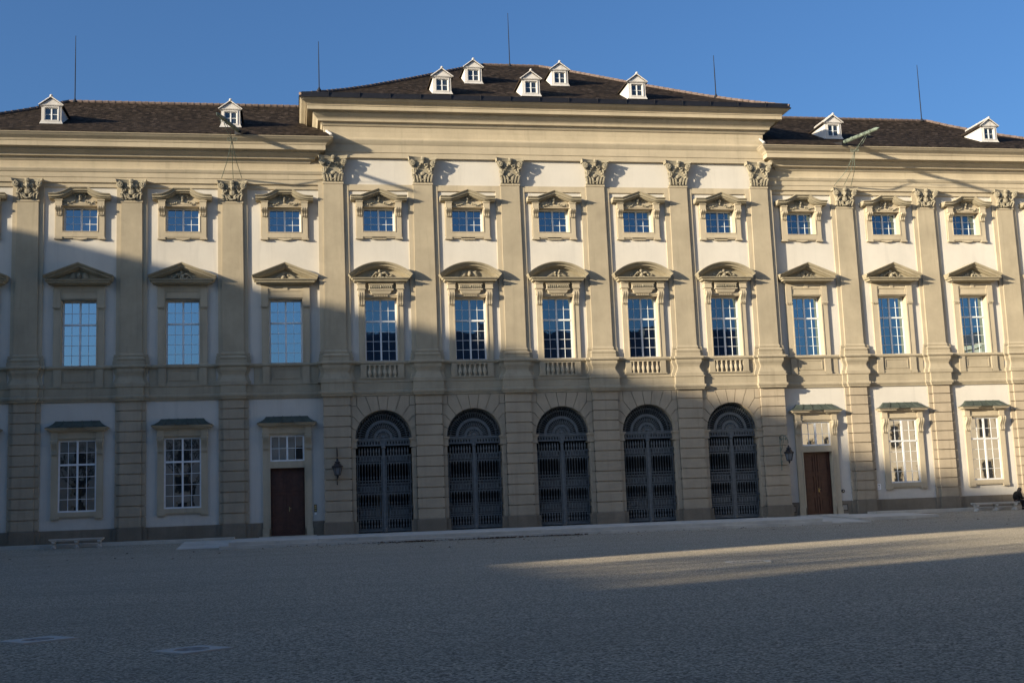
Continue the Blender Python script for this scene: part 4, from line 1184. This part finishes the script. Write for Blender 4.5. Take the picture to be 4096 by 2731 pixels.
def body_joints(g):
    # seated facing +X, leaning forward, forearms on the thighs
    return [((0, 0, .56), (.15 + g, .17 + g)), ((.0, 0, .72), (.15 + g, .17 + g)), ((.07, 0, .89), (.15 + g, .20 + g)), ((.19, 0, .99), (.09 + g, .14 + g)), ((.23, 0, 1.03), .06 + g * .5),
            ((.08, .10, .55), .085 + g), ((.42, .11, .54), .065 + g), ((.46, .11, .12), .04 + g), ((.56, .12, .05), .035 + g),
            ((.08, -.10, .55), .085 + g), ((.40, -.13, .52), .065 + g), ((.36, -.13, .12), .04 + g), ((.47, -.14, .05), .035 + g),
            ((.14, .20, .97), .055 + g), ((.16, .25, .70), .042 + g), ((.38, .14, .66), .03 + g * .6), ((.44, .11, .655), .022),
            ((.14, -.20, .97), .055 + g), ((.18, -.26, .70), .042 + g), ((.40, -.12, .65), .03 + g * .6), ((.46, -.08, .65), .022)]
BE = [(0, 1), (1, 2), (2, 3), (3, 4), (0, 5), (5, 6), (6, 7), (7, 8), (0, 9), (9, 10), (10, 11), (11, 12), (2, 13), (13, 14), (14, 15), (15, 16), (2, 17), (17, 18), (18, 19), (19, 20)]
hd = [((.26, 0, 1.04), .05), ((.32, 0, 1.08), (.075, .07)), ((.33, 0, 1.14), (.08, .075)), ((.30, 0, 1.20), (.06, .06))]
bj = body_joints(0); off = len(bj)
skin('body', 'skin', bj + hd, person, BE + [(4, off), (off, off + 1), (off + 1, off + 2), (off + 2, off + 3)])
ct = body_joints(.05)
ci = [0, 1, 2, 3, 13, 14, 15, 17, 18, 19]
skin('coat', 'coat', [ct[i] for i in ci], person, [(0, 1), (1, 2), (2, 3), (2, 4), (4, 5), (5, 6), (2, 7), (7, 8), (8, 9)])
ti = [0, 5, 6, 7, 9, 10, 11]; tj = body_joints(.016)
skin('trousers', 'trouser', [tj[i] for i in ti], person, [(0, 1), (1, 2), (2, 3), (0, 4), (4, 5), (5, 6)])
hr = MB(); hr.blob((.27, 0, 1.18), (.115, .115, .12), .04, 14, 9); hr.blob((.20, 0, 1.09), (.09, .11, .12), .05, 10, 6)
hr.build('hair', 'hair', person, None, True)
fc = MB()
fc.blob((.41, 0, 1.10), (.025, .014, .02), .02, 8, 6)
for f in (-1, 1): fc.blob((.395, f * .03, 1.135), (.012, .012, .01), .02, 8, 6); fc.blob((.33, f * .085, 1.10), (.022, .012, .032), .02, 8, 6)
fc.build('face', 'skin', person, None, True)
for f, hx in ((1, .46), (-1, .48)):
    hnd = MB(); y0 = f * .09
    hnd.blob((hx, y0, .655), (.045, .022, .035), .03, 10, 6)
    for k_, ln in enumerate((.058, .07, .066, .05)):
        z0 = .68 - .018 * k_; hnd.tube([(hx + .03, y0, z0), (hx + .03 + ln * .5, y0 - f * .012, z0 - .005), (hx + .03 + ln * .75, y0 - f * .035, z0 - .012), (hx + .03 + ln * .6, y0 - f * .05, z0 - .016)], [.010, .0095, .009, .007], 6)
    hnd.tube([(hx - .01, y0 - f * .01, .685), (hx + .02, y0 - f * .035, .70), (hx + .05, y0 - f * .04, .695)], [.012, .011, .008], 6)
    hnd.build('hand', 'skin', person, None, True)
for hx, y0 in ((.47, .115), (.38, -.135)):
    sh_ = MB(); sh_.loft_rect([(.05, -.08, .20, 0), (.05, -.08, .20, .03), (.045, -.06, .17, .07), (.04, -.05, .05, .12)])
    so = sh_.build('shoe', 'coat', person, (hx, y0, .0)); so.rotation_euler = (0, 0, R(-90)); so.scale = (1, 1, 1)
    so.rotation_euler = (0, 0, R(90)); so.rotation_euler = (0, 0, R(-90))

# ------------------------------------------------------------------ the rest of the courtyard, outside the frame
def side_building(name, x0, x1, y0, y1, eave, ridge_, label, axis='y', wall='plaster', rows=3, faces=('e',)):
    root = tag(empty(name, ((x0 + x1) / 2, (y0 + y1) / 2, 0)), label, 'building'); cx, cy = (x0 + x1) / 2, (y0 + y1) / 2
    m = MB(); m.box(x0 - cx, x1 - cx, y0 - cy, y1 - cy, -1.2, eave)
    if axis == 'y': m.prism([(x0 - cx, eave), (x1 - cx, eave), (0, ridge_ - .1)], y0 - cy, y1 - cy)
    m.box(x0 - cx - .3, x1 - cx + .3, y0 - cy - .3, y1 - cy + .3, eave - .5, eave - .05)
    m.build('wall', wall, root)
    r_ = MB(); o_ = .5
    if axis == 'y':
        for f in (-1, 1):
            xe = f * ((x1 - x0) / 2 + o_); r_.add([(xe, y0 - cy - .2, eave - .1), (xe, y1 - cy + .2, eave - .1), (0, y1 - cy + .2, ridge_), (0, y0 - cy - .2, ridge_)], [(0, 1, 2, 3)])
    else:
        for f in (-1, 1):
            ye = f * ((y1 - y0) / 2 + o_); r_.add([(x0 - cx - .2, ye, eave - .1), (x1 - cx + .2, ye, eave - .1), (x1 - cx + .2, 0, ridge_), (x0 - cx - .2, 0, ridge_)], [(0, 1, 2, 3)])
        for f in (-1, 1):
            xe = x0 - cx if f < 0 else x1 - cx; m2 = r_.add([(xe, y0 - cy, eave - .1), (xe, y1 - cy, eave - .1), (xe, 0, ridge_)], [(0, 1, 2)])
    r_.build('roof', 'roofdark', root)
    first = None
    for fc_ in faces:
        L = (y1 - y0) if fc_ in 'ew' else (x1 - x0); n_ = max(1, int(L / 4.2))
        for rr in range(rows):
            zb = 1.4 + rr * (eave - 1.6) / rows
            for i in range(n_):
                c_ = -L / 2 + L * (i + .5) / n_
                if first is None:
                    q_ = MB(); q_.ring(rect(.8, 0, 2.2), rect(.65, .12, 2.05), -.08, .02); first = q_.build('window', 'trim', root)
                    q_ = MB(); q_.box(-.66, .66, .0, .012, .1, 2.06); q_.build('pane', 'panedark', first); wo = first
                else: wo = dup(first, root, (0, 0, 0))
                if fc_ == 'e': wo.location = (x1 - cx + .012, c_, zb); wo.rotation_euler = (0, 0, R(90))
                elif fc_ == 'w': wo.location = (x0 - cx - .012, c_, zb); wo.rotation_euler = (0, 0, R(-90))
                else: wo.location = (c_, y1 - cy + .012, zb); wo.rotation_euler = (0, 0, R(180))
    return root
side_building('courtyard_wing', -56, -44, -29, -2, 14.5, 21.6, 'tall pale courtyard wing beyond the left edge, nearest the palace', faces=('e',))
side_building('courtyard_wing', -56.2, -44.2, -46.3, -29.1, 14.2, 20.35, 'slightly lower pale courtyard wing beyond the left edge', faces=('e',))
side_building('gate_lodge', -52, -46, -62.4, -46.4, 7.6, 9.85, 'low pale lodge in the gap between the left courtyard wings', rows=1, faces=('e',))
side_building('courtyard_wing', -56, -44, -110, -62.6, 17.5, 21.5, 'long pale courtyard wing beyond the left edge, behind the photographer', faces=('e',))
side_building('courtyard_wing', 41, 54, -92, -7, 13.2, 15.6, 'low sunlit courtyard wing beyond the right edge, raised and warmed to bounce fill light', faces=('w',), rows=3, wall='warm')  # height and warm tint set to throw bounce light on the shaded front
side_building('street_house', -66, -12, -104, -92, 11.5, 16.5, 'lower dark roofed house across the courtyard behind the photographer', axis='x', faces=('n',), rows=3)
side_building('street_house', -10, 50, -106, -92, 18.0, 25.5, 'dark roofed house across the courtyard behind the photographer', axis='x', faces=('n',), rows=4)

gw = MB(); gw.box(-14, -2, 20, 20.4, -.3, 3.2); gw.box(-14.1, -1.9, 19.94, 20.46, 3.2, 3.34)  # added backing so the hall opening shows a mid-grey glimpse
tag(gw.build('glimpse_backing', 'plinth'), 'grey wall added behind the hall opening to tone the glimpse through the leftmost iron gate', 'wall')
sh = [o for o in COL.objects if o.name.startswith('street_house') and not o.parent][-1]
for x_, h_, w_ in ((-26, 7.2, 1.6), (-17, 6.2, .9), (-9, 7.6, 2.2), (0, 6.4, 1.0), (7, 8.6, 1.3), (14, 6.6, 2.4), (24, 7.4, 1.2)):
    c_ = MB(); c_.box(x_ - w_ / 2, x_ + w_ / 2, .8, 2.2, 18.0 + 3, 18 + h_ + .8); c_.box(x_ - w_ / 2 - .12, x_ + w_ / 2 + .12, .7, 2.3, 18 + h_ + .81, 18 + h_ + 1.0); c_.build('chimney', 'roofdark', sh)
# a bare tree in the gap, whose limbs streak the strip of sun
def bare_tree(loc, h, label, seed):
    rnd = random.Random(seed)
    root = tag(empty('bare_tree', loc), label, 'tree')
    tr = MB(); tr.tube([(0, 0, -.5), (.1, 0, h * .2), (-.1, .1, h * .42)], [.34, .28, .22], 8); tr.build('trunk', 'bark', root)
    cr = MB()
    def grow(p_, d, l, r_, lv_):
        q_ = p_ + d * l; mid = (p_ + q_) / 2 + Vector((rnd.uniform(-.1, .1), rnd.uniform(-.1, .1), .05)) * l
        cr.tube([p_, mid, q_], [r_, r_ * .85, r_ * .65], 5)
        if lv_ == 0: return
        for _ in range(3 if lv_ > 1 else 4):
            nd = (d + Vector((rnd.uniform(-.8, .8), rnd.uniform(-.8, .8), rnd.uniform(-.2, .7)))).normalized(); grow(q_, nd, l * rnd.uniform(.6, .85), r_ * .6, lv_ - 1)
    for k_ in range(5):
        a = k_ * 1.26 + rnd.random(); grow(Vector((-.1, .1, h * .40)), Vector((math.cos(a) * .6, math.sin(a) * .6, 1)).normalized(), h * .17, .12, 4)
    cr.build('crown', 'bark', root)
bare_tree((-42.5, -51.5, gz(-51)), 15, 'bare tree in the gap beyond the left edge', 3)
for k_, (x_, y_) in enumerate(((-33, -80), (-26, -84), (-40, -86), (2, -86), (30, -84), (44, -78))):
    bare_tree((x_, y_, gz(y_)), 11 + (k_ * 7 % 4), ('bare courtyard tree behind the photographer, before the lower house', 'bare courtyard tree behind the photographer, beside the lower house', 'bare courtyard tree behind the photographer, near the long wing', 'bare courtyard tree behind the photographer, before the tall house', 'bare courtyard tree behind the photographer, facing the sunlit wing', 'bare courtyard tree behind the photographer, close to the sunlit wing')[k_], 20 + k_)
bare_tree((-47.5, -53.5, gz(-53)), 14.5, 'third bare tree in the gap, added beside the low lodge to fade the sun streak', 31)  # unseen, added so the left end of the sun streak fades
bare_tree((-43.5, -57.5, gz(-57)), 14, 'second bare tree in the gap, farther from the palace', 9)

# old panes never hang quite parallel
random.seed(12)
for o in list(COL.objects):
    if o.name.split('.')[0] == 'pane' and o.parent and o.parent.name.split('.')[0] in ('upper_window', 'tall_window', 'ground_window', 'side_door'):
        o.rotation_euler = (0, 0, R(random.uniform(-.45, .45)))

# ------------------------------------------------------------------ light
SUN = Vector((-2.2, -1.0, .56)).normalized()
el = math.asin(SUN.z)
sd = bpy.data.lights.new('sun', 'SUN'); sd.energy = 4.5; sd.angle = R(1.0); sd.color = (1, .865, .65)
so = bpy.data.objects.new('sun', sd); COL.objects.link(so); so.rotation_euler = SUN.to_track_quat('Z', 'Y').to_euler(); so.location = (-60, -40, 60)
wd = bpy.data.worlds.new('World'); sc.world = wd; wd.use_nodes = True
t = wd.node_tree; bg = t.nodes['Background']
sk = t.nodes.new('ShaderNodeTexSky'); sk.sky_type = 'NISHITA'; sk.sun_disc = False
sk.sun_elevation = el; sk.sun_rotation = math.atan2(SUN.x, SUN.y)
sk.altitude = 200; sk.air_density = 1.0; sk.dust_density = 3.4; sk.ozone_density = 6.0
t.links.new(sk.outputs[0], bg.inputs[0]); bg.inputs[1].default_value = .101

# ------------------------------------------------------------------ camera
cd = bpy.data.cameras.new('camera'); co = bpy.data.objects.new('camera', cd); COL.objects.link(co)
yaw, pit, rol, f = .1831, .1397, -.0379, 4828.55
F = Vector((math.sin(yaw) * math.cos(pit), math.cos(yaw) * math.cos(pit), math.sin(pit)))
R0 = Vector((math.cos(yaw), -math.sin(yaw), 0)); U0 = R0.cross(F)
Rv = math.cos(rol) * R0 + math.sin(rol) * U0; Uv = -math.sin(rol) * R0 + math.cos(rol) * U0
co.matrix_world = Matrix(((Rv.x, Uv.x, -F.x, -14.3281), (Rv.y, Uv.y, -F.y, -63.2322), (Rv.z, Uv.z, -F.z, .8351), (0, 0, 0, 1)))
cd.sensor_width = 36; cd.lens = f / 4096 * 36; cd.clip_end = 2000; cd.clip_start = .1
sc.camera = co
sc.view_settings.view_transform = 'Standard'; sc.view_settings.look = 'None'; sc.view_settings.exposure = .92; sc.view_settings.gamma = 1
sc.render.engine = 'CYCLES'
sc.cycles.use_denoising = True
sc.cycles.max_bounces = 6; sc.cycles.diffuse_bounces = 3
